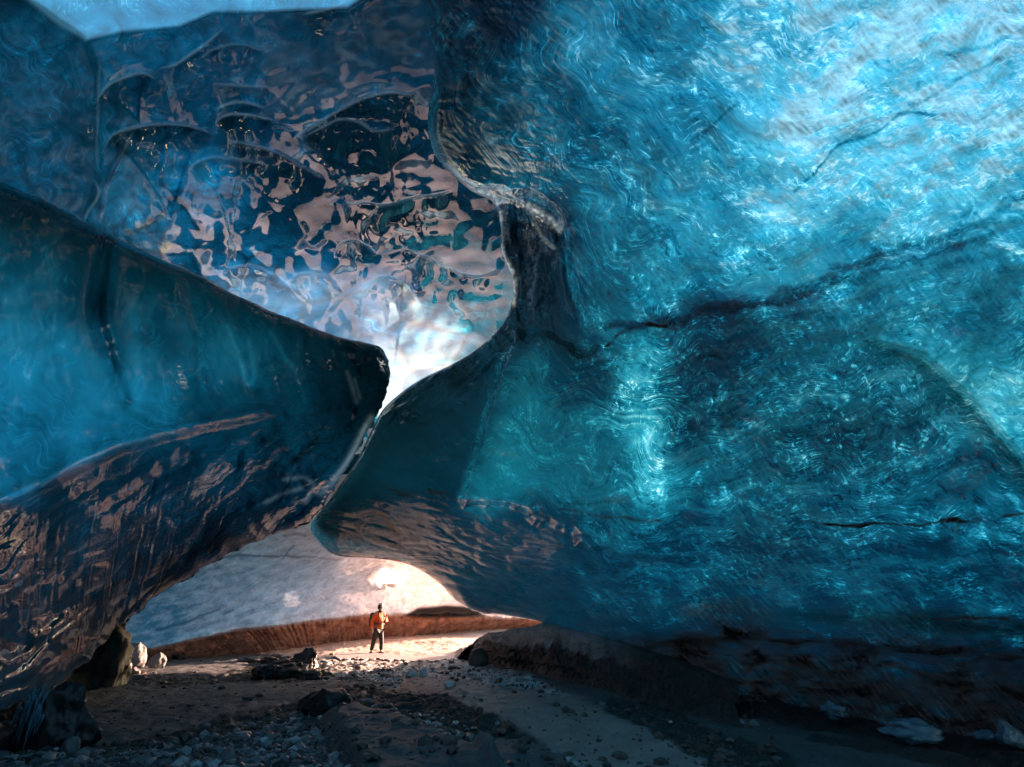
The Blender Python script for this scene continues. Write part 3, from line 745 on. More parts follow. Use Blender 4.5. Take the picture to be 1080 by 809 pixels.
lum = blend([
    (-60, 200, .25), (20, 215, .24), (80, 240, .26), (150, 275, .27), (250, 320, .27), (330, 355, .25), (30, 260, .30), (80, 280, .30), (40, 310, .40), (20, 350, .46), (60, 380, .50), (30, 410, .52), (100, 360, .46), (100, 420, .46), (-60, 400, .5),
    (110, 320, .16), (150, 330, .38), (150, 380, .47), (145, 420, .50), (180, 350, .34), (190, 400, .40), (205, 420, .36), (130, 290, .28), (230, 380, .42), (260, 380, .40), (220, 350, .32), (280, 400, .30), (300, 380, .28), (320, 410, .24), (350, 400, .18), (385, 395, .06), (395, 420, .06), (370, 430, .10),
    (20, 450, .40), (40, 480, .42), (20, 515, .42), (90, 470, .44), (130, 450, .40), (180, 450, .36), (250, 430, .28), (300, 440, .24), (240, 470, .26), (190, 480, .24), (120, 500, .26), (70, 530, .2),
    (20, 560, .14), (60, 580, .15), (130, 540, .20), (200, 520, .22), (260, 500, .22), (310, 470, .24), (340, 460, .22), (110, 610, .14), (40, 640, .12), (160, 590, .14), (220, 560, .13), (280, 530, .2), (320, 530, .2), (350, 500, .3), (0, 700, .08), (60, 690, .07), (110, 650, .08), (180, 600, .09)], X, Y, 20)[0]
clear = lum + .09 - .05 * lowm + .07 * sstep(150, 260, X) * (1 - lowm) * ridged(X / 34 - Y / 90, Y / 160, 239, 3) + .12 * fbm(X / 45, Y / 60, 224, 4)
edge = [(-190, 560), (0, 531), (45, 512), (85, 490), (130, 470), (200, 452), (260, 440)]
e, sd, _ = seg_dist(X, Y, edge); sg = np.where(sd > 0, e, -e)
lowr = sstep(-3, 5, sg)
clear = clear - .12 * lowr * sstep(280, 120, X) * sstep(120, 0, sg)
clear += .12 * np.exp(-(np.minimum(sg, 0) / 7) ** 2) * (1 - lowr) * sstep(220, 100, X)
for pts, w, s in [([(112, 255), (104, 300), (100, 330), (112, 370), (128, 420)], 8, -.13), ([(140, 310), (142, 350), (148, 400), (146, 430)], 7, .13), ([(240, 345), (252, 375), (262, 405), (268, 395), (262, 360)], 3, .20), ([(285, 350), (300, 375), (315, 400), (322, 425)], 2.6, .14),
                  ([(160, 270), (200, 290), (240, 330), (256, 370)], 2.5, .07), ([(34, 330), (28, 400)], 10, .06), ([(0, 280), (16, 268), (30, 285)], 3, .08), ([(100, 255), (112, 300), (120, 360), (130, 425)], 2.2, .08), ([(205, 350), (208, 400), (205, 430)], 3, -.10)]:
    e, _, _ = seg_dist(X, Y, spline(pts, 24), 45); clear += s * np.exp(-(e / w) ** 2) * (.7 + .3 * np.tanh(mid))
bubble_light = .10 * np.clip(fbm(X / 16, Y / 30, 229, 5) * 2 - .5, 0, 1) * sstep(.3, .5, lum)
for pts, w, s in [([(392, 440), (380, 460), (365, 490), (350, 510), (338, 520)], 3.2, .5), ([(386, 448), (372, 478), (352, 505)], 2, .4), ([(300, 506), (318, 504), (330, 512), (322, 530)], 2.4, .4), ([(280, 530), (300, 520), (318, 515)], 2.4, .35), ([(366, 392), (372, 410), (376, 424)], 2.2, .22), ([(374, 400), (380, 420)], 1.6, .2)]:
    e, _, _ = seg_dist(X, Y, spline(pts, 24), 45); bubble_light += s * np.exp(-(e / w) ** 2) * .45  # white strokes painting glints along the lobe tip
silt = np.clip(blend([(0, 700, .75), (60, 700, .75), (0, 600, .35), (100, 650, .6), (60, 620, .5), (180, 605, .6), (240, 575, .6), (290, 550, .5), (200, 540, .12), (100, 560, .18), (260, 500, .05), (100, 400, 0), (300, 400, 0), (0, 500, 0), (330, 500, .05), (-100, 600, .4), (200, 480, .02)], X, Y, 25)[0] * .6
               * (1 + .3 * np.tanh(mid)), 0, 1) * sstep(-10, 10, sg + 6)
def jag(c, a, seed):
    q_ = np.arange(len(c)); f_ = np.sin(np.pi * q_ / (len(c) - 1)) ** .3
    c = c.copy(); c[:, 0] += f_ * a * fbm(q_ / 26, q_ * 0, seed, 3); c[:, 1] += f_ * a * fbm(q_ / 20, q_ * 0, seed + 5, 3)
    return c
Tc = spline([(-190, 100), (-80, 155), (0, 192), (50, 213), (100, 238), (160, 268), (200, 285), (250, 311), (300, 333), (350, 353), (385, 361), (402, 367), (410, 380)], 560)
Bc = spline([(-190, 890), (-80, 800), (0, 750), (50, 728), (88, 700), (118, 668), (150, 640), (185, 617), (215, 600), (245, 583), (280, 567), (314, 556)], 560)
Rc = spline([(410, 380), (411, 398), (404, 424), (390, 452), (372, 484), (350, 518), (332, 545), (314, 556)], 480)
Bc = jag(Bc, 6, 251); Rc = jag(Rc, 5, 252); Tc = jag(Tc, 2.0, 253)
Lc = spline([(-190, 100), (-190, 400), (-190, 890)], 480)
pq = coons(Tc, Bc, Lc, Rc)
px, py = pq[..., 0], pq[..., 1]; shape = px.shape
DB = [(-190, 100, 7.2), (0, 192, 9.0), (100, 238, 10.0), (200, 285, 11.0), (300, 333, 12.2), (410, 380, 13.2), (-190, 400, 5.8), (0, 330, 7.6), (100, 380, 8.4), (200, 400, 9.6), (300, 400, 11.0), (380, 400, 12.6),
      (-190, 600, 6.6), (0, 500, 7.8), (100, 470, 8.6), (200, 460, 9.6), (300, 450, 11.0), (375, 480, 12.6), (0, 620, 8.8), (100, 560, 9.8), (200, 520, 10.6), (300, 500, 11.8), (314, 556, 13.2), (240, 585, 13.6), (180, 618, 13.9), (118, 668, 13.6), (50, 728, 11.8), (0, 750, 10.8), (-190, 890, 7.0), (60, 640, 11.0), (0, 690, 10.0)]
d = tps(DB, px, py)
e, sd, _ = seg_dist(px, py, edge + [(320, 425)]); sg2 = np.where(sd > 0, e, -e)
d += .32 * sstep(-6, 10, sg2) * np.exp(-np.clip(sg2, 0, 999) / 70) * sstep(330, 260, px)
d -= .12 * np.exp(-(sg2 / 9) ** 2) * sstep(330, 260, px)
for pts, w, s in [([(112, 255), (104, 300), (100, 330), (112, 370), (128, 420)], 10, .16), ([(120, 262), (118, 320), (132, 400)], 14, -.10), ([(250, 340), (258, 375), (266, 410)], 10, .09), ([(205, 320), (207, 380), (205, 430)], 14, .10), ([(300, 350), (318, 385), (330, 425)], 9, .08), ([(345, 365), (358, 395), (362, 430)], 9, .12), ([(376, 372), (384, 400), (378, 430)], 7, -.12)]:
    e, _, _ = seg_dist(px, py, spline(pts, 24), 60); d += s * np.exp(-(e / w) ** 2)
calmv = blend([(60, 330, .35), (200, 350, .4), (300, 380, .6), (100, 560, 1), (250, 500, 1.2), (0, 650, 1), (380, 430, 1.4), (320, 530, 2.0), (50, 470, .6), (60, 230, .15), (250, 320, .15)], px, py, 40)[0]
d += (.14 * fbm(px / 80, py / 80, 231, 3)) + 0
uu = (px * .77 - py * .64); vv = (px * .64 + py * .77)
lw = sstep(-10, 40, py - np.interp(px, [-190, 0, 85, 200, 300, 400], [560, 531, 490, 456, 430, 400]))
wq = fbm(px / 60, py / 60, 233, 3)
d += lw * (.15 * ridged(vv / 50 + .6 * wq, uu / 210, 234, 1) + .06 * ridged(vv / 21 + .9 * wq, uu / 110, 235, 1) + .018 * fbm(vv / 7 + 1.2 * wq, uu / 50, 236, 2)) * d / 11
fl = sstep(150, 260, px) * (1 - lw)
d += (1 - lw) * .04 * fbm(px / 30, py / 70, 237, 3) + fl * .10 * ridged(px / 34 - py / 90 + .4 * wq, py / 160, 239, 2)
tip = np.exp(-(np.hypot(px - 345, py - 490) / 95) ** 2)
cA, cB = scoops(px + 12 * wq, py * .8 + 10 * wq, 38, 30, 9)
d += tip * (.30 * (1 - np.minimum(cA, 1.1)) + .10 * fbm(px / 14, py / 14, 238, 3))
rimpts = np.vstack([Tc[::6], Rc[::6], Bc[::-1][::6]])
e, _, _ = seg_dist(px, py, rimpts)
w = 16.0
d += .55 * (1 - np.sqrt(np.clip(1 - (np.clip(w - e, 0, w) / w) ** 2, 0, 1))) * sstep(-190, -100, px)
chain = np.concatenate([np.arange(shape[1]), np.arange(1, shape[0]) * shape[1] + shape[1] - 1, (shape[0] - 1) * shape[1] + np.arange(shape[1] - 2, -1, -1)])
pxf, pyf, df, q = add_wrap(px.ravel(), py.ravel(), d.ravel(), grid_quads(*shape), chain, 1, n=14, inward=30, back=4.0)
V = P(pxf, pyf, df)
at = {'clear': cv.sample(clear, pxf, pyf), 'bubble_light': np.clip(cv.sample(bubble_light, pxf, pyf), 0, 1), 'silt': cv.sample(silt, pxf, pyf), 'wet': cv.sample(1.0 - .25 * lowm, pxf, pyf), 'amp': cv.sample(.06 + .03 * lowm, pxf, pyf), 'flow': FC(pxf, pyf)}
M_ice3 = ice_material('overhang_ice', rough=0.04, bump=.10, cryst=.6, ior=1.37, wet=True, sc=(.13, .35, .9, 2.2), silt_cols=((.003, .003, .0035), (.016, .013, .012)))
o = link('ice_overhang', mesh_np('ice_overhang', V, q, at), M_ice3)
tag(o, 'smooth dark blue ice lobe overhanging the left of the cave with orange glints below', 'ice overhang', kind='structure')

# ================================================================== FAR CHAMBER
cv = Canvas(-200, 490, 720, 740)
X, Y = cv.X, cv.Y
th = flow(cv, [(150, 660, 160), (250, 620, 160), (300, 570, 165), (350, 620, 170), (420, 630, 150), (470, 640, 20), (200, 680, 120), (300, 560, 130)], .5, 40, 303)
fine = perlin(X / 2.5, Y / 2, 320)
mid = fbm((X * .95 - Y * .3) / 16, (Y * .95 + X * .3) / 6, 321, 5) * 2
topb = np.interp(X, [60, 120, 170, 200, 240, 280, 330, 365, 400, 440, 475, 500, 530, 570, 720], [690, 689, 684, 676, 667, 662, 656, 651, 649, 649, 647, 649, 651, 654, 655])
band_w = sstep(-2.5, 2.0, Y - topb + 3.2 * fbm(X / 22, Y / 22, 322, 4) + .8 * np.abs(perlin(X / 3.2, Y / 9, 327)))
lum = -.10 + blend([(130, 670, .42), (180, 630, .46), (220, 640, .50), (250, 600, .52), (300, 560, .54), (330, 570, .56), (300, 620, .58), (350, 600, .56), (380, 590, .62), (340, 640, .56), (400, 640, .58), (450, 620, .6), (480, 640, .55)], X, Y, 30)[0]
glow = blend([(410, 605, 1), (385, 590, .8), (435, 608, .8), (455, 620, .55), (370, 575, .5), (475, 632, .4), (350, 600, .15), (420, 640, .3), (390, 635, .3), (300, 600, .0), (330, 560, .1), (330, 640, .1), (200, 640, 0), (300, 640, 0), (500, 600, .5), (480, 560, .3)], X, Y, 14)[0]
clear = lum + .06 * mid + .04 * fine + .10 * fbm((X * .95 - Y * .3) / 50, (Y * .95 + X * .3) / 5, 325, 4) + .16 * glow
bubble_light = .45 * blend([(130, 670, .06), (180, 630, .12), (220, 640, .2), (250, 600, .22), (300, 560, .35), (330, 570, .45), (300, 620, .40), (350, 600, .45), (380, 590, .6), (340, 640, .5), (400, 640, .6), (410, 605, .8), (450, 620, .6), (480, 640, .5)], X, Y, 30)[0] + .10 * mid + .04 * fine + .30 * glow
silt = band_w * 1.0
dk = soft_poly(X, Y, [(425, 650), (440, 641), (470, 638), (500, 640), (512, 650), (490, 651), (450, 652)], 2)  # near-black patch along the top of the brown base
k = 0
for pts, w in [([(300, 566), (312, 563), (322, 565)], 1.2), ([(165, 664), (200, 655), (232, 642)], 1.0), ([(236, 648), (246, 643)], .9), ([(170, 600), (250, 585), (330, 588), (360, 590)], 1.0), ([(310, 575), (298, 590)], .8)]:
    e, _, _ = seg_dist(X, Y + 2 * fbm(X / 12, Y / 12, 333), pts); k = k + np.exp(-(e / w) ** 2)
clear -= .22 * np.clip(k, 0, 1); bubble_light -= .3 * np.clip(k, 0, 1)
px, py = np.meshgrid(np.concatenate([np.linspace(-190, 110, 60, endpoint=False), np.linspace(110, 600, 440), np.linspace(602, 720, 40)]), np.concatenate([np.linspace(500, 540, 20, endpoint=False), np.linspace(540, 735, 200)]))
DF = [(-190, 730, 15), (-190, 600, 14), (-190, 500, 13), (60, 690, 22), (60, 640, 20), (60, 540, 18.5), (60, 500, 18), (120, 690, 24), (200, 700, 25), (320, 700, 27), (380, 690, 29), (450, 682, 31), (520, 672, 34), (600, 668, 36), (720, 665, 38), (120, 660, 23), (200, 670, 24.5), (330, 655, 27), (400, 648, 28.5), (460, 648, 30), (560, 652, 33.5), (720, 650, 36),
      (150, 630, 21), (250, 600, 21.5), (300, 620, 24.5), (350, 600, 25), (410, 608, 27), (470, 630, 28.5), (560, 630, 30), (300, 560, 20), (350, 560, 21), (450, 560, 23), (560, 560, 23), (300, 500, 18.5), (450, 500, 19), (150, 500, 18), (600, 500, 19), (720, 550, 24), (720, 500, 19)]
d = tps(DF, px, py)
bw = cv.sample(band_w, px, py)
tb = np.interp(px[0], X[0], topb[0])[None]
inb = np.clip((py - tb) / 34, 0, 1)
d += bw * (-.5 * np.cos(inb * 2.6) + .15)
slantx = px + (py - 670) * np.interp(px, [150, 260, 330, 420], [-1.3, -1.0, -.2, 0])
flt = np.abs(perlin(slantx / 4.6, py / 60, 341)) + .5 * np.abs(perlin(slantx / 2.3, py / 40, 342))
d += bw * (.10 + .16 * np.clip(.4 + fbm(px / 30, py / 30, 346, 3), 0, 1)) * flt + bw * .22 * fbm(px / 22, py / 12, 347, 3) + .05 * bw * fbm(px / 6, py / 3, 343, 3)
e, sd, _ = seg_dist(px, py, [(425, 676), (440, 662), (456, 654), (480, 650), (520, 652)]); sg = np.where(sd > 0, e, -e)
d += -.35 * sstep(-2, 3, sg) * bw * np.exp(-np.clip(sg, 0, 99) / 40)
d += (1 - bw) * (.18 * fbm(px / 40, py / 24, 344, 4) - .01 * cv.sample(mid, px, py))
hx, hy = 410, 608
hole_r = np.hypot((px - hx) / 12.5, (py - hy) / 8.5) + .25 * perlin(px / 9, py / 9, 345)
d += .6 * sstep(1.7, .8, hole_r)
shape = px.shape
q = grid_quads(*shape)
keep = (hole_r.ravel()[q].mean(1) > 1.0)
# the chamber opens to daylight on the far right, behind the low ceiling
qc = px.ravel()[q].mean(1); qy = py.ravel()[q].mean(1)
keep &= ~((qc > 512) & (qy < 645)) & ~((qc > 480) & (qy < 612)) 
pxf, pyf = px.ravel(), py.ravel()
V = P(pxf, pyf, d.ravel())
at = {'clear': cv.sample(clear, pxf, pyf), 'bubble_light': np.clip(cv.sample(bubble_light, pxf, pyf), 0, .9), 'silt': cv.sample(silt, pxf, pyf), 'dark_patch': cv.sample(dk, pxf, pyf), 'warm_light': cv.sample(np.clip(glow * .9 + .10 * mid * glow + .5 * blend([(380, 575, .5), (470, 630, 1), (350, 640, .7), (320, 600, .3), (300, 560, .15), (250, 640, .3), (150, 650, 0), (250, 600, 0), (440, 640, 1), (395, 640, 1)], X, Y, 25)[0], 0, 1), pxf, pyf)}
# chamber material: pale bubbly ice above, reddish-brown silty ice below
m = NT('chamber_ice')
pos = m.n('NewGeometry').outputs['Position']
n1 = m.noise(pos, 3.2, 6, .65, 1.0)
v = m.math('ADD', m.attr('clear').outputs['Fac'], m.math('MULTIPLY', m.math('SUBTRACT', n1.outputs[0], .5), .3))
col = m.ramp(v, [(0, (.01, .03, .05)), (.35, (.02, .09, .14)), (.6, (.10, .27, .38)), (1, (.55, .75, .82))])
col = m.mix(m.math('MULTIPLY', m.attr('bubble_light').outputs['Fac'], .9, True), col, (.56, .46, .43))  # pinkish tint paints warm light into the pale ice
n2 = m.noise(pos, 2.2, 7, .7, .6)
br = m.ramp(n2.outputs[0], [(.28, (.07, .025, .015)), (.5, (.26, .115, .075)), (.75, (.42, .22, .155))])
col = m.mix(m.math('MULTIPLY', m.attr('warm_light').outputs['Fac'], .75, True), col, m.ramp(n1.outputs[0], [(.3, (.30, .17, .14)), (.55, (.58, .40, .34)), (.8, (.70, .56, .50))]))  # warm light round the hole painted into the wall colour
col = m.mix(m.attr('silt').outputs['Fac'], col, br)
col = m.mix(m.attr('dark_patch').outputs['Fac'], col, (.012, .009, .008))
bp = m.n('Bump'); bp.inputs['Strength'].default_value = .35; bp.inputs['Distance'].default_value = .05
n3 = m.noise(pos, 5, 7, .7); m.l(n3.outputs[0], bp.inputs['Height'])
di = m.n('BsdfDiffuse'); tr = m.n('BsdfTranslucent'); m.l(col, di.inputs[0]); m.l(col, tr.inputs[0]); m.l(bp.outputs[0], di.inputs['Normal'])
mx = m.n('MixShader'); m.l(m.math('ADD', .45, m.math('MULTIPLY', m.attr('silt').outputs['Fac'], .5), True), mx.inputs[0]); m.l(tr.outputs[0], mx.inputs[1]); m.l(di.outputs[0], mx.inputs[2])
gl = m.n('BsdfGlossy'); gl.inputs['Roughness'].default_value = .22; m.l(bp.outputs[0], gl.inputs['Normal'])
fr = m.n('Fresnel'); fr.inputs[0].default_value = 1.35; m.l(bp.outputs[0], fr.inputs['Normal'])
mx2 = m.n('MixShader'); m.l(m.math('MULTIPLY', fr.outputs[0], m.math('SUBTRACT', 1.0, m.math('MULTIPLY', m.attr('silt').outputs['Fac'], .8))), mx2.inputs[0]); m.l(mx.outputs[0], mx2.inputs[1]); m.l(gl.outputs[0], mx2.inputs[2])
m.l(mx2.outputs[0], m.out.inputs['Surface'])
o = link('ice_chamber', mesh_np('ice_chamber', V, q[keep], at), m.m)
tag(o, 'far ice chamber with pale grey-blue wall, reddish-brown fluted base and a bright opening', 'ice chamber', kind='structure')

# ================================================================== HIDDEN ICE SHEETS ADDED TO LIMIT CEILING REFLECTIONS (behind the near ice)
def strip(name, A_, B_, nr, seed, cl_, label):
    t = np.linspace(0, 1, nr)[:, None, None]
    V = A_[None] * (1 - t) + B_[None] * t
    V[..., 2] += (.35 * fbm(V[..., 0] / 2.2, V[..., 1] / 2.2 + V[..., 2], seed, 4)) * np.sin(np.pi * t[..., 0])
    V[..., 0] += (.3 * fbm(V[..., 2] / 2.2, V[..., 1] / 2.2, seed + 4, 4)) * np.sin(np.pi * t[..., 0])
    V = V.reshape(-1, 3); n_ = len(V)
    c_ = cl_ + .10 * fbm(V[:, 0] * 1.2, V[:, 1] * 1.2 + V[:, 2], seed + 2, 4)
    o = link(name, mesh_np(name, V, grid_quads(nr, A_.shape[0]), {'clear': c_, 'bubble_light': c_ * 0, 'silt': c_ * 0, 'amp': c_ * 0 + .08, 'flow': V * 2}), M_ice)
    tag(o, label, 'ice wall', kind='structure')
bx = np.linspace(-190, 600, 260)
dA = tps(DF, bx, bx * 0 + 502); dB = tps(DD, bx, bx * 0 + 479)
for a_, b_ in ((-190., 395.), (510., 600.)):
    k_ = (bx >= a_) & (bx <= b_)
    strip('reflection_baffle', P(bx[k_], bx[k_] * 0 + 502, dA[k_]), P(bx[k_], bx[k_] * 0 + 479, dB[k_]), 60, 411, .14, 'hidden ice sheet added to limit the light the ceiling reflects')

# ice wall added out of view to keep the sun off the right wall
gyy, gzz = np.meshgrid(np.linspace(-40, 51, 260), np.linspace(-1, 26, 80))
gxx = 31 + 2.2 * fbm(gyy / 9, gzz / 6, 441, 4) + .25 * gzz
gyy = gyy + (1.2 * fbm(gzz / 3, gzz / 3 + 4, 444, 3) - .1 * gzz) * sstep(34, 51, gyy)
V = np.stack([gxx, gyy, gzz], -1).reshape(-1, 3); q = grid_quads(*gxx.shape)
cl = (.5 + .2 * fbm(gyy / 4, gzz / 4, 445, 4)).ravel()
o = link('sun_blocker', mesh_np('sun_blocker', V, q, {'clear': cl, 'bubble_light': cl * .5, 'silt': cl * 0, 'amp': cl * 0 + .08, 'flow': V * 1.0}), M_ice)
tag(o, 'added unseen ice wall keeping the sun off the back of the right wall', 'glacier', kind='structure')

# ================================================================== SHELL ROUND THE CAMERA (seen only in reflections or from other positions)
az = np.linspace(R(58), R(302), 120); el = np.linspace(R(-12), R(90), 50)
A, E = np.meshgrid(np.linspace(0, 1, 120), el)
a0_ = np.radians(np.interp(np.degrees(E), [-12, -8, 14, 37, 45, 90], [43, 45, 53, 63, 69.5, 82]))
A = a0_ + A * (2 * np.pi - 2 * a0_)
rad = 7.0 + 1.2 * fbm(A * 2, E * 3, 401, 4) + .2 * fbm(A * 9, E * 12, 402, 3) + 1.5 * np.cos(A)
V = np.stack([np.sin(A) * np.cos(E) * rad, np.cos(A) * np.cos(E) * rad + .5, np.sin(E) * rad * .72 + .5], -1).reshape(-1, 3)
cl = (.34 + .12 * fbm(A * 8, E * 8, 403, 4)).ravel()
at = {'clear': cl, 'bubble_light': np.zeros_like(cl), 'silt': np.zeros_like(cl), 'amp': cl * 0 + .10, 'flow': V * np.array([2., 2., 3.])}
o = link('ice_cave_back', mesh_np('ice_cave_back', V, grid_quads(*A.shape), at), M_ice)
tag(o, 'blue ice of the cave behind the viewer', 'ice wall', kind='structure')
#@@END_ICE

#@@GROUND
az = np.concatenate([np.linspace(-180, -56, 40, endpoint=False), np.linspace(-56, 56, 800), np.linspace(56, 180, 41)[1:]])
rr = np.concatenate([[0.02], np.geomspace(1.0, 4.5, 24, endpoint=False), np.geomspace(4.5, 45, 760), np.geomspace(46, 6000, 50)])
A, RR = np.meshgrid(np.radians(az), rr)
gx = np.sin(A) * RR; gy = np.cos(A) * RR


def ground_fields(x, y):
    ppx, ppy = proj(x, y, np.zeros_like(x))
    ppx = np.where(y < 1.5, -999, ppx); ppy = np.where(y < 1.5, 1200, ppy)
    r = np.hypot(x, y)
    near = sstep(60, 35, r)
    h = .10 * fbm(x / 2.6, y / 2.6, 501, 4) + .03 * fbm(x / .5, y / .5, 502, 4)
    h = h * near
    h += .065 * np.clip(y - 23, 0, 12) * sstep(1.0, -20, -x + 2) * 0 + .07 * np.clip(y - 23.5, 0, 9)
    # smooth silt flats
    mudn = fbm(x / 1.1, y / 1.1, 503, 5)
    rough_zone = np.zeros_like(x); dark = np.zeros_like(x); snow = np.zeros_like(x); grav = np.zeros_like(x)
    def zone(pts, w=6):
        return soft_poly(ppx + 8 * fbm(x * 1.3, y * 1.3, 505, 3), ppy + 3 * fbm(x * 1.3, y * 1.3, 506, 3), pts, w)
    mound = zone([(340, 765), (372, 755), (405, 764), (450, 785), (520, 830), (560, 900), (380, 900), (365, 810)], 9)
    mound2 = zone([(505, 792), (535, 786), (570, 800), (640, 850), (600, 900), (500, 830)], 6)
    h += .28 * mound + .16 * mound2
    mudband = zone([(90, 700), (190, 712), (300, 706), (330, 714), (240, 722), (120, 725), (60, 722)], 4) * .9
    mudband = np.maximum(mudband, zone([(-20, 720), (40, 716), (85, 725), (90, 765), (70, 795), (-20, 800)], 4))
    mudband = np.maximum(mudband, zone([(90, 790), (150, 776), (240, 752), (330, 735), (350, 745), (300, 765), (190, 790), (110, 800)], 4) * .8)
    mudband = np.maximum(mudband, zone([(355, 722), (420, 728), (480, 735), (560, 775), (600, 800), (560, 800), (470, 775), (360, 745)], 4) * .9)
    mudband = np.maximum(mudband, zone([(265, 692), (330, 690), (340, 700), (350, 712), (300, 722), (255, 712)], 3))
    mudband = np.maximum(mudband, zone([(600, 690), (760, 722), (1090, 775), (1200, 830), (1200, 900), (1000, 790), (760, 752), (640, 722)], 5))
    mudband = np.maximum(mudband, zone([(640, 735), (700, 742), (760, 775), (830, 795), (860, 830), (780, 830), (700, 780), (640, 750)], 4) * .95)
    mudband = np.maximum(mudband, zone([(860, 770), (1000, 795), (1200, 840), (1200, 860), (960, 806), (850, 784)], 2.5) * .9)
    brk = sstep(-.35, .25, mudn + (mudband - .5) * 1.3)
    dark = mudband * brk
    lump = ridged(x * 2.2, y * 2.2, 507, 4)
    h += dark * (.11 * lump - .07) + (1 - dark) * (.018 * ridged(x * 3, y * 1.2, 508, 3) + .045 * np.clip(fbm(x * 3.5, y * 3.5, 512, 5), -.1, 1)) * near
    # crusty strip in front of the person, and the path with its light painted in
    crust = zone([(300, 700), (370, 694), (520, 697), (560, 712), (600, 735), (520, 722), (430, 712), (420, 724), (380, 722), (340, 715)], 4)
    h += crust * .05 * np.clip(fbm(x * 3.2, y * 3.2, 509, 4) + .15, 0, 1) * 2
    snow = sstep(.05, .35, fbm(x * 1.4, y * 1.4, 510, 4) + .25) * crust
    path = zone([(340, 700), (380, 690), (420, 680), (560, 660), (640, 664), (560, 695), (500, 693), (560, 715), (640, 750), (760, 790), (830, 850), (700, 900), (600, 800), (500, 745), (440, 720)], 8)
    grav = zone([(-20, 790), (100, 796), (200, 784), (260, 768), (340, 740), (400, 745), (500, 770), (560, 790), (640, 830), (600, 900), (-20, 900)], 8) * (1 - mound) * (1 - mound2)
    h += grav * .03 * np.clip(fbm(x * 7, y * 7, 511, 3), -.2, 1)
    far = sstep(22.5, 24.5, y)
    return h, dark, snow, path, grav, far, mound


h, dark, snow, path, grav, far, mound = ground_fields(gx, gy)
V = np.stack([gx, gy, h], -1).reshape(-1, 3)
n_az = len(az)
q = grid_quads(*gx.shape)
at = {'dark': dark.ravel(), 'snow': snow.ravel(), 'path': path.ravel(), 'grav': grav.ravel(), 'far': far.ravel()}
m = NT('cave_floor')
pos = m.n('NewGeometry').outputs['Position']
nA = m.noise(pos, 1.6, 7, .65); nB = m.noise(pos, 14, 6, .7); nC = m.noise(pos, 60, 3, .6)
sand = m.ramp(nA.outputs[0], [(.3, (.070, .070, .069)), (.55, (.110, .112, .112)), (.75, (.16, .162, .16))])
sand = m.mix(.5, sand, m.ramp(nB.outputs[0], [(.3, (.45, .45, .45)), (.7, (.95, .95, .95))]), 'MULTIPLY')
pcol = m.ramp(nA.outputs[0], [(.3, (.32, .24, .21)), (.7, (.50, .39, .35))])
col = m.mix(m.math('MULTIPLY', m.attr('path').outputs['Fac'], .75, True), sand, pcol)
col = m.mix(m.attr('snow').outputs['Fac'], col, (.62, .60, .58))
col = m.mix(m.math('MULTIPLY', m.attr('far').outputs['Fac'], .85), col, (.70, .52, .43))  # far ground tinted salmon to paint warm light into floor and reflections
vo = m.n('TexVoronoi'); vo.inputs['Scale'].default_value = 26; m.l(pos, vo.inputs['Vector'])
gcol = m.mix(1.0, m.ramp(vo.outputs['Color'], [(0, (.05, .055, .06)), (1, (.26, .27, .28))]), m.ramp(vo.outputs['Distance'], [(0, (1, 1, 1)), (.6, (.35, .35, .35))]), 'MULTIPLY')
col = m.mix(m.attr('grav').outputs['Fac'], col, gcol)
mud = m.ramp(nB.outputs[0], [(.3, (.008, .007, .006)), (.7, (.045, .038, .033))])
col = m.mix(m.attr('dark').outputs['Fac'], col, mud)
p = m.n('BsdfPrincipled'); m.l(col, p.inputs['Base Color'])
m.l(m.math('ADD', .38, m.math('MULTIPLY', nA.outputs[0], .4)), p.inputs['Roughness'])
b1 = m.n('Bump'); b1.inputs['Strength'].default_value = .9; b1.inputs['Distance'].default_value = .04
m.l(nB.outputs[0], b1.inputs['Height'])
b2 = m.n('Bump'); b2.inputs['Strength'].default_value = .5; b2.inputs['Distance'].default_value = .01
m.l(nC.outputs[0], b2.inputs['Height']); m.l(b1.outputs[0], b2.inputs['Normal']); m.l(b2.outputs[0], p.inputs['Normal'])
m.l(p.outputs[0], m.out.inputs['Surface'])
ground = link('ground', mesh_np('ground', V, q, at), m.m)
tag(ground, kind='structure')


def gh(x, y):
    f = ground_fields(np.array([x], float), np.array([y], float)); return float(f[0][0])


#@@ROCKS
M_dark = simple('dark_wet_rock', (.035, .030, .028), .35, .8, 5.0, .5)
M_grey = simple('grey_stone', (.16, .155, .15), .6, .6, 6.0, .35)
M_mud = simple('silty_rock', (.10, .075, .06), .6, .9, 4.0, .5)
M_but = simple('dark_brown_rock', (.05, .038, .030), .6, .9, 4.0, .5)
M_snow = simple('crusted_snow', (.68, .66, .64), .6, .6, 8.0, .12)
M_iceblk = simple('pale_ice_lump', (.10, .20, .25), .18, .5, 6.0, .3)


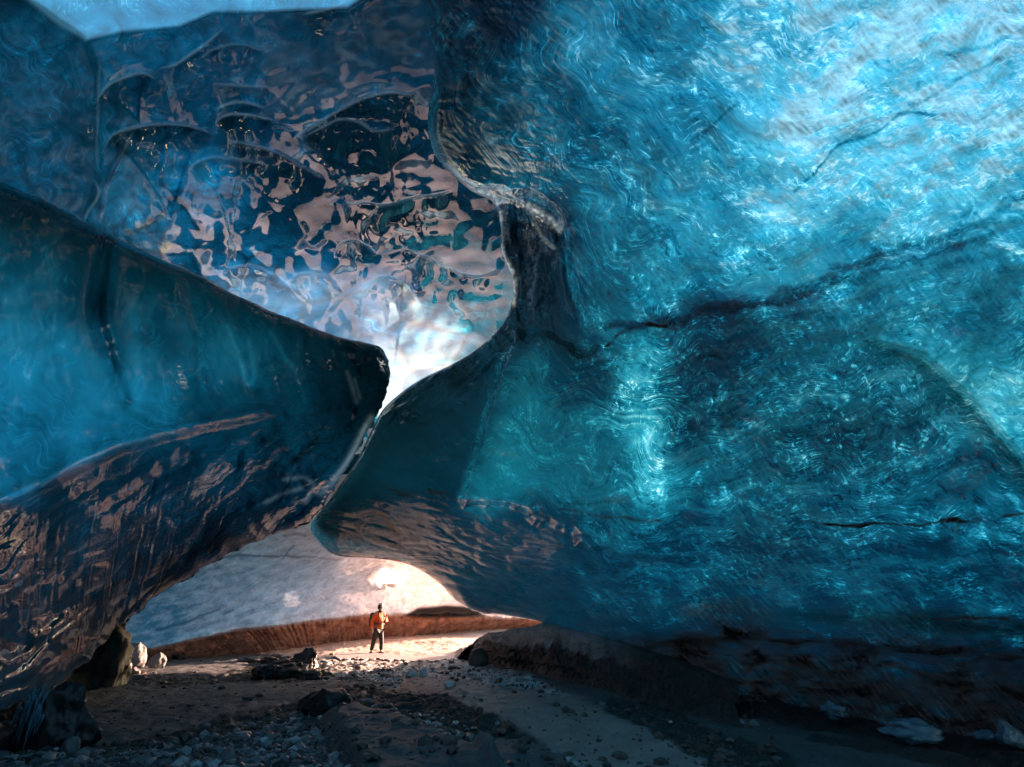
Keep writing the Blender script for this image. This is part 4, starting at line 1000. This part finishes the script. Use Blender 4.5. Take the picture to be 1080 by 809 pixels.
def rock_mesh(name, size, seed, sub=4, rough=.35, flat=1.0, planes=7):
    """a broken stone: sphere cut by random planes, then roughened"""
    bm = bmesh.new(); bmesh.ops.create_icosphere(bm, subdivisions=sub, radius=1.0)
    r_ = random.Random(seed)
    cuts = []
    for _ in range(planes):
        v = Vector((r_.uniform(-1, 1), r_.uniform(-1, 1), r_.uniform(-.6, 1))).normalized(); cuts.append((v, r_.uniform(.55, .85)))
    from mathutils import noise as mn
    off = Vector((seed * 3.1, seed * 1.7, seed * .9))
    for v in bm.verts:
        c = v.co.copy()
        for nrm, dd_ in cuts:
            t = c.dot(nrm)
            if t > dd_: c -= nrm * (t - dd_) * .92
        k_ = mn.fractal(c * 1.6 + off, 1.0, 2.0, 4) * rough * .5 + mn.fractal(c * 6 + off, 1.0, 2.0, 3) * rough * .13
        c *= 1 + k_
        v.co = Vector((c.x * size[0], c.y * size[1], c.z * size[2] * flat))
    me = bpy.data.meshes.new(name); bm.to_mesh(me); bm.free()
    for f in me.polygons: f.use_smooth = True
    return me


def place_rock(name, px_, py_, wpx, hpx, mat, label, cat, seed, group=None, sub=4, rough=.35, sink=.25, depth=None, zb=None):
    """base centre at photo point (px,py) on the ground; width and height as they appear"""
    g = G(np.array(float(px_)), np.array(float(py_)))
    z = gh(g[0], g[1]) if zb is None else zb
    g = G(np.array(float(px_)), np.array(float(py_)), z)
    dist = g[1] * cp + (z - CAM[2]) * sp
    W = wpx / F * dist; H = hpx / F * dist
    sx = W / 2; sz = H / (2 - 2 * sink) * 1.08
    sy = (depth or .8) * sx
    me = rock_mesh(name, (sx, sy, sz), seed, sub, rough)
    o = link(name, me, mat)
    o.location = (g[0], g[1] + sy * .6, z + sz * (1 - 2 * sink))
    tag(o, label, cat, group)
    return o


#@@ROCKLIST
place_rock('boulder', 334, 757, 66, 27, M_dark, 'large dark flat-topped boulder on the gravel, below the crusty strip', 'boulder', 11, sub=5, depth=.9)
place_rock('boulder', 86, 727, 56, 72, M_but, 'tall brown rock buttress standing under the left ice overhang', 'boulder', 12, sub=5, rough=.75, depth=1.0)
for i, (a, b, w_, h_, lb) in enumerate([
        (136, 705, 22, 24, 'grey rounded stone beside the tall brown buttress, biggest of the pale pile'),
        (126, 710, 16, 12, 'small grey stone at the foot of the brown buttress'),
        (162, 704, 17, 13, 'grey squarish stone right of the pale pile, alone on the silt'),
        (148, 700, 10, 8, 'little dark stone between the two biggest grey stones'),
        (139, 712, 12, 7, 'low pale stone in front of the biggest rounded stone'),
        (184, 695, 20, 6, 'low dark stone near the brown wall, farthest right of the left-hand stones')]):
    place_rock('stone', a, b, w_, h_, M_grey if i != 5 else M_dark, lb, 'stone', 30 + i, 'stones by the left wall', depth=.8)
for i, (a, b, w_, h_, lb) in enumerate([
        (318, 706, 32, 17, 'jagged dark rock with a rounded top at the right end of the dark rock heap'),
        (290, 704, 40, 13, 'long dark broken slab on top of the dark rock heap left of the person'),
        (262, 700, 44, 5, 'thin flat dark slab pointing left out of the rock heap'),
        (302, 717, 40, 14, 'dark rock at the front foot of the rock heap'),
        (276, 716, 30, 14, 'dark blocky rock at the front left of the rock heap'),
        (327, 716, 22, 8, 'small brown rock at the front right corner of the rock heap')]):
    place_rock('rock', a, b, w_, h_, M_dark if i != 5 else M_mud, lb, 'rock', 50 + i, 'rocks of the dark heap', sub=5, rough=.6, depth=1.0)
for i, (a, b, w_, h_, lb) in enumerate([
        (68, 797, 19, 15, 'large round teal-grey cobble at the left edge of the gravel'),
        (236, 806, 20, 12, 'rounded cobble in the bottom gravel, directly below the small light stone'),
        (214, 768, 12, 6, 'lone small stone on the silt left of the dark boulder'),
        (262, 800, 14, 8, 'flattened cobble just right of the rounded bottom cobble'),
        (284, 782, 16, 7, 'flat pale cobble in the gravel left of the sand mound'),
        (150, 806, 14, 9, 'cobble at the bottom edge between the large round cobble and the rounded cobble')]):
    place_rock('cobble', a, b, w_, h_, M_grey, lb, 'cobble', 70 + i, 'larger cobbles in the gravel', sub=3, rough=.15)
place_rock('boulder', 506, 704, 24, 17, M_mud, 'pinkish grey pointed boulder at the foot of the ragged bank', 'boulder', 15, rough=.3)
for i, (a, b, w_, h_, lb) in enumerate([
        (434, 714, 13, 6, 'white snow lump in front of the person, left of the others'),
        (446, 714, 10, 8, 'white pointed snow lump in the middle, tallest of the lumps'),
        (474, 724, 12, 5, 'white snow lump lying on the smooth silt, right of the others')]):
    place_rock('snow_lump', a, b, w_, h_, M_snow, lb, 'snow lump', 90 + i, 'snow lumps before the person', sub=3, rough=.5)
for i, (a, b, w_, h_, lb) in enumerate([
        (885, 755, 28, 11, 'small pale ice lump at the foot of the right wall, left of the long slab'),
        (972, 780, 62, 15, 'long pale ice slab lying at the foot of the right wall'),
        (1072, 785, 26, 18, 'pale ice lump at the right edge below the wall'),
        (1045, 780, 24, 8, 'little pale ice lump between the long slab and the right edge')]):
    place_rock('ice_lump', a, b, w_, h_, M_iceblk, lb, 'ice lump', 100 + i, 'pale ice lumps at the wall foot', sub=4, rough=.6, zb=.10)

# frozen trickle on dark rocks, left corner
def cluster(name, items, mat, label, cat, seed0):
    g0 = None
    bm = bmesh.new()
    for i, (a, b, w_, h_) in enumerate(items):
        g = G(np.array(float(a)), np.array(float(b)))
        dist = g[1] * cp - CAM[2] * sp
        me = rock_mesh('t', (w_ / F * dist / 2, w_ / F * dist * .4, h_ / F * dist / 2 * 1.2), seed0 + i, 3, .6)
        me.transform(Matrix.Translation((g[0], g[1], h_ / F * dist * .35)))
        bm.from_mesh(me); bpy.data.meshes.remove(me)
    me = bpy.data.meshes.new(name); bm.to_mesh(me); bm.free()
    for f in me.polygons: f.use_smooth = True
    return tag(link(name, me, mat), label, cat)
place_rock('boulder', 40, 795, 90, 66, M_dark, 'black wet boulder in the left corner behind the frozen trickle', 'boulder', 17, sub=5, rough=.55, depth=.6)
def trickle():
    bm = bmesh.new(); r_ = random.Random(4)
    g = G(np.array(24.), np.array(796.)); dist = g[1] * cp - 1.6 * sp; u = dist / F
    for i in range(46):
        x = g[0] + r_.gauss(0, 9) * u; z1 = (66 + r_.uniform(-12, 8) - abs(x - g[0]) / u * 1.2) * u * .9; ln = r_.uniform(12, 40) * u
        y = g[1] - .12 + r_.uniform(-.08, .1); r0 = r_.uniform(.8, 2.2) * u
        prev = None
        for k in range(7):
            t = k / 6; rr_ = r0 * (1 - .85 * t) * (1 + .3 * math.sin(9 * t + i)); zz = max(z1 - ln * t, -.02)
            ring = [bm.verts.new((x + math.cos(a) * rr_ + .01 * math.sin(5 * t + i), y + math.sin(a) * rr_, zz)) for a in [j * math.pi / 3 for j in range(6)]]
            if prev:
                for j in range(6): bm.faces.new((prev[j], prev[(j + 1) % 6], ring[(j + 1) % 6], ring[j]))
            else: bm.faces.new(ring[::-1])
            prev = ring
        bm.faces.new(prev)
    me = bpy.data.meshes.new('frozen_trickle'); bm.to_mesh(me); bm.free()
    for f in me.polygons: f.use_smooth = True
    return me
tag(link('icicle_cluster', trickle(), M_iceblk), 'frozen trickle of pale icicles running down the black corner boulder', 'icicles')


# pebbles: stuff
def pebbles(name, n, zonef, smin, smax, mat, label):
    bmv, bmf = [], []
    bm = bmesh.new(); bmesh.ops.create_icosphere(bm, subdivisions=1, radius=1.0)
    bv = np.array([v.co[:] for v in bm.verts]); bf = np.array([[v.index for v in f.verts] for f in bm.faces]); bm.free()
    cnt = 0; tries = 0
    Vs, Fs = [], []
    while cnt < n and tries < 60:
        tries += 1
        X_ = rng.uniform(-20, 820, 6000); Y_ = rng.uniform(690, 840, 6000)
        g = G(X_, Y_)
        f = ground_fields(g[:, 0], g[:, 1])
        w_ = zonef(f, X_, Y_)
        sel = np.where(rng.uniform(0, 1, 6000) < w_)[0]
        for i in sel:
            s = smin * (smax / smin) ** (rng.uniform() ** 4)
            a = rng.uniform(0, 6.28); sc_ = np.array([s * rng.uniform(.8, 1.3), s * rng.uniform(.7, 1.1), s * rng.uniform(.4, .8)])
            v = bv * (1 + rng.uniform(-.18, .18, bv.shape)) * sc_
            v = np.stack([v[:, 0] * np.cos(a) - v[:, 1] * np.sin(a), v[:, 0] * np.sin(a) + v[:, 1] * np.cos(a), v[:, 2]], -1)
            v += [g[i, 0], g[i, 1], f[0][i] + s * .2]
            Fs.append(bf + len(Vs) * len(bv)); Vs.append(v); cnt += 1
            if cnt >= n: break
    me = mesh_np(name, np.vstack(Vs), np.vstack(Fs), {'tone': np.repeat(rng.uniform(0, 1, len(Vs)), len(bv))}, smooth=False)
    return tag(link(name, me, mat), label, 'gravel', kind='stuff')


m = NT('gravel_stone'); t_ = m.attr('tone').outputs['Fac']
pc = m.ramp(t_, [(0, (.03, .03, .03)), (.5, (.13, .13, .13)), (.9, (.26, .26, .26)), (1, (.5, .5, .5))])
p = m.n('BsdfPrincipled'); m.l(pc, p.inputs['Base Color']); p.inputs['Roughness'].default_value = .35; m.l(p.outputs[0], m.out.inputs['Surface'])
pebbles('gravel', 9000, lambda f, x, y: np.clip(f[4] * .9 + .015 + .35 * (y > 792) * (x < 330), 0, 1) * (1 - f[6]), .009, .10, m.m, 'loose teal-grey pebbles and small cobbles over the foreground')
pebbles('crust_debris', 2800, lambda f, x, y: np.clip(f[2] * .8 + f[1] * .12 + .03, 0, 1), .02, .10, M_mud, 'crumbs of frozen mud on the crusty strip and dark bands')

# thin frozen slab in front of the person
top = spline([(352, 692), (372, 689), (400, 690), (440, 692), (470, 690), (497, 688)], 60); bot = spline([(356, 696), (372, 697), (400, 697), (440, 699), (470, 698), (497, 694)], 60)
bm = bmesh.new()
tv, bv_, uv_ = [], [], []
for i in range(60):
    jig = .6 * math.sin(i * 1.7) + .5 * math.sin(i * .63)
    a = G(np.array(top[i][0]), np.array(top[i][1] - 1), .09); b = G(np.array(bot[i][0]), np.array(bot[i][1] - 2.4 + jig), .09 )
    tv.append(bm.verts.new(a)); bv_.append(bm.verts.new((b[0], b[1], .085))); uv_.append(bm.verts.new((b[0], b[1] + .18, -.03)))
for i in range(59):
    bm.faces.new((tv[i], tv[i + 1], bv_[i + 1], bv_[i])); bm.faces.new((bv_[i], bv_[i + 1], uv_[i + 1], uv_[i]))
bmesh.ops.recalc_face_normals(bm, faces=bm.faces)
me = bpy.data.meshes.new('frozen_slab'); bm.to_mesh(me); bm.free()
tag(link('frozen_slab', me, simple('slab_ice', (.42, .38, .37), .35, .4, 6, .25)), 'thin frozen slab with a dark undercut edge on the floor in front of the person', 'ice slab')

# ragged bank with snow on top, right of the lit floor
bx = np.linspace(470, 780, 420)
tcol = np.interp(bx, [470, 484, 498, 520, 545, 562, 574, 590, 640, 700, 780], [676, 671, 669, 667, 663, 660, 656, 660, 672, 690, 720])
frn = np.interp(bx, [470, 484, 500, 530, 560, 600, 650, 700, 780], [682, 686, 700, 706, 712, 722, 735, 748, 770])
dfar = np.interp(bx, [470, 520, 574, 640, 700, 780], [21.0, 19.5, 18.0, 15.8, 13.8, 11.8])
U_, T_ = np.meshgrid(bx, np.linspace(0, 1, 170))
tc_ = np.interp(U_, bx, tcol); fc_ = np.interp(U_, bx, frn); dz = np.interp(U_, bx, dfar)
front = G(U_, fc_, -.03)
backp = P(U_, tc_, dz)
tt = T_
xy = backp[..., :2] * (1 - tt[..., None]) + front[..., :2] * tt[..., None]
prof = np.interp(tt, [0, .45, .55, .62, .75, .85, 1], [1, .98, .90, .62, .45, .2, 0])
hz = backp[..., 2] * prof
wob = fbm(xy[..., 0] * 1.5, xy[..., 1] * 1.5, 601, 4)
ter = fbm(xy[..., 0] * .9 + 3, hz * 5, 602, 3)
rg = ridged(xy[..., 0] * 2.6, xy[..., 1] * 3.2, 603, 4)
hz = hz + (.12 * wob + .12 * (rg - .5)) * sstep(.1, .5, tt) * sstep(1, .9, tt) * np.clip(backp[..., 2] * 2, .3, 1)
xy[..., 1] += .35 * ter * sstep(.4, .6, tt)
V = np.concatenate([xy, hz[..., None]], -1)
ends = sstep(468, 515, U_ + 6 * wob)
V[..., 2] = V[..., 2] * ends - .05 * (1 - ends)
bk = V[0].copy(); bk[:, 1] += 2.5; bk[:, 2] -= .1; 
Vb = np.concatenate([bk[None], V]).reshape(-1, 3)
sn = (sstep(.70, .56, tt + .16 * wob) * sstep(690, 600, U_)); sn = np.concatenate([sn[:1], sn]).ravel()
m = NT('bank_rock'); pos = m.n('NewGeometry').outputs['Position']
nA = m.noise(pos, 7, 7, .7)
c1 = m.ramp(nA.outputs[0], [(.3, (.012, .009, .008)), (.55, (.05, .036, .03)), (.8, (.16, .12, .10))])
c1 = m.mix(m.attr('snow').outputs['Fac'], c1, m.ramp(nA.outputs[0], [(.3, (.30, .24, .22)), (.7, (.60, .55, .52))]))
p = m.n('BsdfPrincipled'); m.l(c1, p.inputs['Base Color']); p.inputs['Roughness'].default_value = .6
bp = m.n('Bump'); bp.inputs['Strength'].default_value = .9; bp.inputs['Distance'].default_value = .08; m.l(m.noise(pos, 9, 7, .75).outputs[0], bp.inputs['Height']); m.l(bp.outputs[0], p.inputs['Normal'])
m.l(p.outputs[0], m.out.inputs['Surface'])
o = link('rocky_bank', mesh_np('rocky_bank', Vb, grid_quads(171, 420), {'snow': sn}), m.m)
tag(o, 'ragged dark rocky bank with pinkish snow on top, right of the lit floor', 'bank')
#@@END_GROUND

#@@PERSON
def skin(name, verts, edges, radii, mat, parent, sub=2, root=0):
    me = bpy.data.meshes.new(name); me.from_pydata([Vector(v) for v in verts], edges, [])
    ob = bpy.data.objects.new(name, me); C.objects.link(ob)
    sm = ob.modifiers.new('s', 'SKIN'); sm.use_smooth_shade = True
    for i, r_ in enumerate(radii):
        s_v = me.skin_vertices[0].data[i]
        s_v.radius = (r_, r_) if not isinstance(r_, tuple) else r_
        s_v.use_root = (i == root)
    sb = ob.modifiers.new('b', 'SUBSURF'); sb.levels = sub; sb.render_levels = sub
    bpy.context.view_layer.update()
    dg = bpy.context.evaluated_depsgraph_get()
    m2 = bpy.data.meshes.new_from_object(ob.evaluated_get(dg))
    m2.name = name
    for f in m2.polygons: f.use_smooth = True
    bpy.data.objects.remove(ob)
    return link(name, m2, mat, parent)


gp = G(np.array(396.5), np.array(691.0)); gz = gh(gp[0], gp[1])
person = link('person', None); person.location = (gp[0], gp[1], gz)
person.scale = (1.12, 1.12, 1.03)
person.rotation_euler = (0, 0, R(-38))      # faces right and a little away from the viewer; local +x is the facing direction... see below
tag(person, 'person in an orange jacket and black trousers with a backpack, standing on the lit snow', 'person')
# local frame: +x forward (the way the person faces), +y to the person's left
M_skin = simple('skin', (.55, .33, .24), .5, .1, 30, .1)
M_org = simple('orange_jacket', (.85, .115, .008), .55, .5, 9, .25)
M_blk = simple('black_trousers', (.018, .018, .020), .7, .4, 12, .3)
M_hat = simple('white_hat', (.75, .72, .68), .7, .4, 40, .1)
M_hair = simple('dark_hair', (.015, .012, .010), .6, .5, 60, .3)
M_pack = simple('dark_pack', (.02, .022, .03), .6, .4, 20, .4)
M_boot = simple('dark_boot', (.03, .026, .022), .6, .4, 20, .3)
M_red = simple('red_pack_trim', (.55, .02, .03), .6, .2, 20, .2)
# body: one continuous figure with head, arms, hands and legs
Vv = []; Ee = []; Rd = []
def jv(v, r_, par=None):
    Vv.append(v); Rd.append(r_)
    if par is not None: Ee.append((par, len(Vv) - 1))
    return len(Vv) - 1
pel = jv((0, 0, .95), .12); sp1 = jv((.0, 0, 1.12), .12, pel); sp2 = jv((-.01, 0, 1.32), .13, sp1); sp3 = jv((-.01, 0, 1.45), .09, sp2)
nk = jv((.01, 0, 1.53), .055, sp3); hd1 = jv((.03, 0, 1.62), .075, nk); hd2 = jv((.03, 0, 1.72), .09, hd1); hd3 = jv((.02, 0, 1.79), .06, hd2)
for sd, fx in ((1, .10), (-1, -.12)):
    hp = jv((0, sd * .10, .90), .10, pel); kn = jv((fx * .55 + .03, sd * .12, .50), .065, hp); an = jv((fx, sd * .13, .10), .045, kn); toe = jv((fx + .14, sd * .15, .04), .038, an)
    if sd == -1:   # near arm (right) hangs down
        s0 = jv((-.01, sd * .19, 1.44), .06, sp3); el = jv((-.05, sd * .27, 1.16), .045, s0); wr = jv((.02, sd * .27, .92), .03, el)
        base = (.03, sd * .27, .86); fd = (.01, 0, -1)
    else:          # far arm bent, hand at the chest strap
        s0 = jv((-.01, sd * .19, 1.44), .06, sp3); el = jv((.04, sd * .29, 1.18), .045, s0); wr = jv((.22, sd * .17, 1.20), .03, el)
        base = (.27, sd * .13, 1.21); fd = (.6, -.7 * sd, .1)
    pm = jv(base, .036, wr)
    fdv = Vector(fd).normalized(); lat = Vector((1, 0, 0)) if sd == -1 else Vector((0, 0, 1))
    for k, (o_, ln) in enumerate(((-.03, .075), (-.01, .085), (.01, .08), (.03, .062))):
        b0 = Vector(base) + lat * o_ + fdv * .03
        f1 = jv(tuple(b0), .0095, pm); f2 = jv(tuple(b0 + fdv * ln * .5), .009, f1); f3 = jv(tuple(b0 + fdv * ln * .85 + Vector((-.012, .01 * -sd, 0))), .008, f2)
    tb_ = Vector(base) + lat * .04; t1 = jv(tuple(tb_), .011, pm); jv(tuple(tb_ + lat * .02 + fdv * .035), .009, t1)
skin('body', Vv, Ee, Rd, M_skin, person, 2)
# jacket
Vv, Ee, Rd = [], [], []
a0 = jv((0, 0, .88), (.19, .15)); a1 = jv((0, 0, 1.05), (.185, .15), a0); a2 = jv((0, 0, 1.25), (.20, .155), a1); a3 = jv((-.01, 0, 1.42), (.17, .13), a2); a4 = jv((.0, 0, 1.52), .085, a3)
b0 = jv((-.01, -.20, 1.44), .085, a3); b1 = jv((-.05, -.285, 1.18), .070, b0); b2 = jv((.01, -.28, .93), .055, b1)
c0 = jv((-.01, .20, 1.44), .085, a3); c1 = jv((.03, .30, 1.19), .070, c0); c2 = jv((.20, .19, 1.20), .055, c1)
jk = skin('jacket', Vv, Ee, Rd, M_org, person, 3)
# waist strap across the jacket
def ringmesh(name, cx, cy, cz, rx, ry, h_, mat, par, tilt=0):
    bm = bmesh.new(); n = 32
    r1 = []; 
    for k, (rr_, z) in enumerate(((0, -h_), (.012, -h_), (.012, h_), (0, h_))):
        r1.append([bm.verts.new((cx + math.cos(2 * math.pi * i / n) * (rx + rr_), cy + math.sin(2 * math.pi * i / n) * (ry + rr_), cz + z + tilt * math.cos(2 * math.pi * i / n))) for i in range(n)])
    for k in range(3):
        for i in range(n):
            bm.faces.new((r1[k][i], r1[k][(i + 1) % n], r1[k + 1][(i + 1) % n], r1[k + 1][i]))
    me = bpy.data.meshes.new(name); bm.to_mesh(me); bm.free()
    return link(name, me, mat, par)
# trousers
Vv, Ee, Rd = [], [], []
t0 = jv((0, 0, .92), (.16, .13))
for sd, fx in ((1, .10), (-1, -.12)):
    t1 = jv((0, sd * .10, .84), .115, t0); t2 = jv((fx * .55 + .03, sd * .125, .50), .085, t1); t3 = jv((fx, sd * .13, .14), .075, t2)
skin('trousers', Vv, Ee, Rd, M_blk, person, 2)
for sd, fx in ((1, .10), (-1, -.12)):
    Vv, Ee, Rd = [], [], []
    q0 = jv((fx - .03, sd * .13, .13), .065); q1 = jv((fx - .03, sd * .13, .055), .055, q0); q2 = jv((fx + .08, sd * .145, .05), .05, q1); jv((fx + .18, sd * .155, .045), .042, q2)
    skin('boot', Vv, Ee, Rd, M_boot, person, 2)
# hair, hat, face
def blob(name, c, r_, mat, par, cutz=None, noise_=0.0):
    bm = bmesh.new(); bmesh.ops.create_uvsphere(bm, u_segments=24, v_segments=16, radius=1)
    for v in bm.verts: v.co = Vector((c[0] + v.co.x * r_[0], c[1] + v.co.y * r_[1], c[2] + v.co.z * r_[2]))
    if cutz is not None:
        bmesh.ops.delete(bm, geom=[v for v in bm.verts if v.co.z < cutz], context='VERTS')
        eds = [e for e in bm.edges if e.is_boundary]
        if eds: bmesh.ops.edgeloop_fill(bm, edges=eds)
    me = bpy.data.meshes.new(name); bm.to_mesh(me); bm.free()
    for f in me.polygons: f.use_smooth = True
    return link(name, me, mat, par)
blob('hair', (-.005, 0, 1.70), (.105, .103, .12), M_hair, person, 1.60)
hat = blob('hat', (.015, 0, 1.76), (.115, .110, .11), M_hat, person, 1.765)
blob('nose', (.125, 0, 1.68), (.02, .014, .022), M_skin, person)
for sd in (1, -1):
    blob('eye', (.108, sd * .034, 1.705), (.010, .013, .009), M_hair, person)
blob('mouth', (.112, 0, 1.635), (.012, .025, .006), simple('lips', (.35, .12, .10), .5, .1, 30, .1), person)
# collar
ringmesh('collar', .01, 0, 1.54, .075, .075, .035, M_blk, person)
# backpack
bm = bmesh.new(); bmesh.ops.create_cube(bm, size=1)
bmesh.ops.bevel(bm, geom=bm.edges[:], offset=.22, segments=4, affect='EDGES', profile=.6)
for v in bm.verts:
    z = v.co.z; k_ = 1 - .18 * max(0, z)
    v.co = Vector((v.co.x * .24 * k_ - .27, v.co.y * .34 * k_, z * .52 + 1.24))
me = bpy.data.meshes.new('backpack'); bm.to_mesh(me); bm.free()
for f in me.polygons: f.use_smooth = True
bpk = link('backpack', me, M_pack, person)
bm = bmesh.new(); bmesh.ops.create_cube(bm, size=1); bmesh.ops.bevel(bm, geom=bm.edges[:], offset=.25, segments=3, affect='EDGES')
for v in bm.verts: v.co = Vector((v.co.x * .08 - .37, v.co.y * .22, v.co.z * .16 + 1.06))
me = bpy.data.meshes.new('pocket'); bm.to_mesh(me); bm.free(); link('pocket', me, M_red, bpk)
for sd in (1, -1):
    Vv, Ee, Rd = [], [], []
    s0 = jv((-.16, sd * .12, 1.46), .016); s1 = jv((-.04, sd * .13, 1.56), .016, s0); s2 = jv((.11, sd * .12, 1.46), .016, s1); s3 = jv((.175, sd * .12, 1.28), .016, s2); s4 = jv((.12, sd * .16, 1.12), .016, s3); jv((-.1, sd * .19, 1.08), .016, s4)
    skin('strap', Vv, Ee, Rd, M_pack, bpk, 1)
ringmesh('belt', 0, 0, 1.09, .165, .20, .022, M_pack, bpk)
#@@END_PERSON

#@@LIGHT
SUN_AZ = 49.0   # degrees right of the view direction
SUN_EL = 13.0
w_ = bpy.data.worlds.new('World'); S.world = w_; w_.use_nodes = True
nt = w_.node_tree; nt.nodes.clear()
sky = nt.nodes.new('ShaderNodeTexSky'); sky.sky_type = 'NISHITA'; sky.sun_disc = False
sky.sun_elevation = R(SUN_EL); sky.sun_rotation = R(SUN_AZ); sky.altitude = 300; sky.dust_density = 2.0; sky.air_density = 1.0; sky.ozone_density = 1.0
bg = nt.nodes.new('ShaderNodeBackground'); bg.inputs[1].default_value = .15
wo = nt.nodes.new('ShaderNodeOutputWorld'); nt.links.new(sky.outputs[0], bg.inputs[0]); nt.links.new(bg.outputs[0], wo.inputs[0])
sl = bpy.data.lights.new('sun', 'SUN'); sl.energy = 5.0; sl.angle = R(.5); sl.color = (1, .62, .46)
so = bpy.data.objects.new('sun', sl); C.objects.link(so)
dv = Vector((math.sin(R(SUN_AZ)) * math.cos(R(SUN_EL)), math.cos(R(SUN_AZ)) * math.cos(R(SUN_EL)), math.sin(R(SUN_EL))))
so.rotation_euler = dv.to_track_quat('Z', 'Y').to_euler(); so.location = dv * 60

S.view_settings.view_transform = 'Standard'; S.view_settings.look = 'None'; S.view_settings.gamma = 1
S.view_settings.exposure = 2.85
S.render.engine = 'CYCLES'
S.cycles.max_bounces = 10; S.cycles.diffuse_bounces = 5; S.cycles.glossy_bounces = 4; S.cycles.transmission_bounces = 6
S.cycles.use_denoising = True
S.cycles.sample_clamp_indirect = 8
S.cycles.caustics_reflective = False; S.cycles.caustics_refractive = False
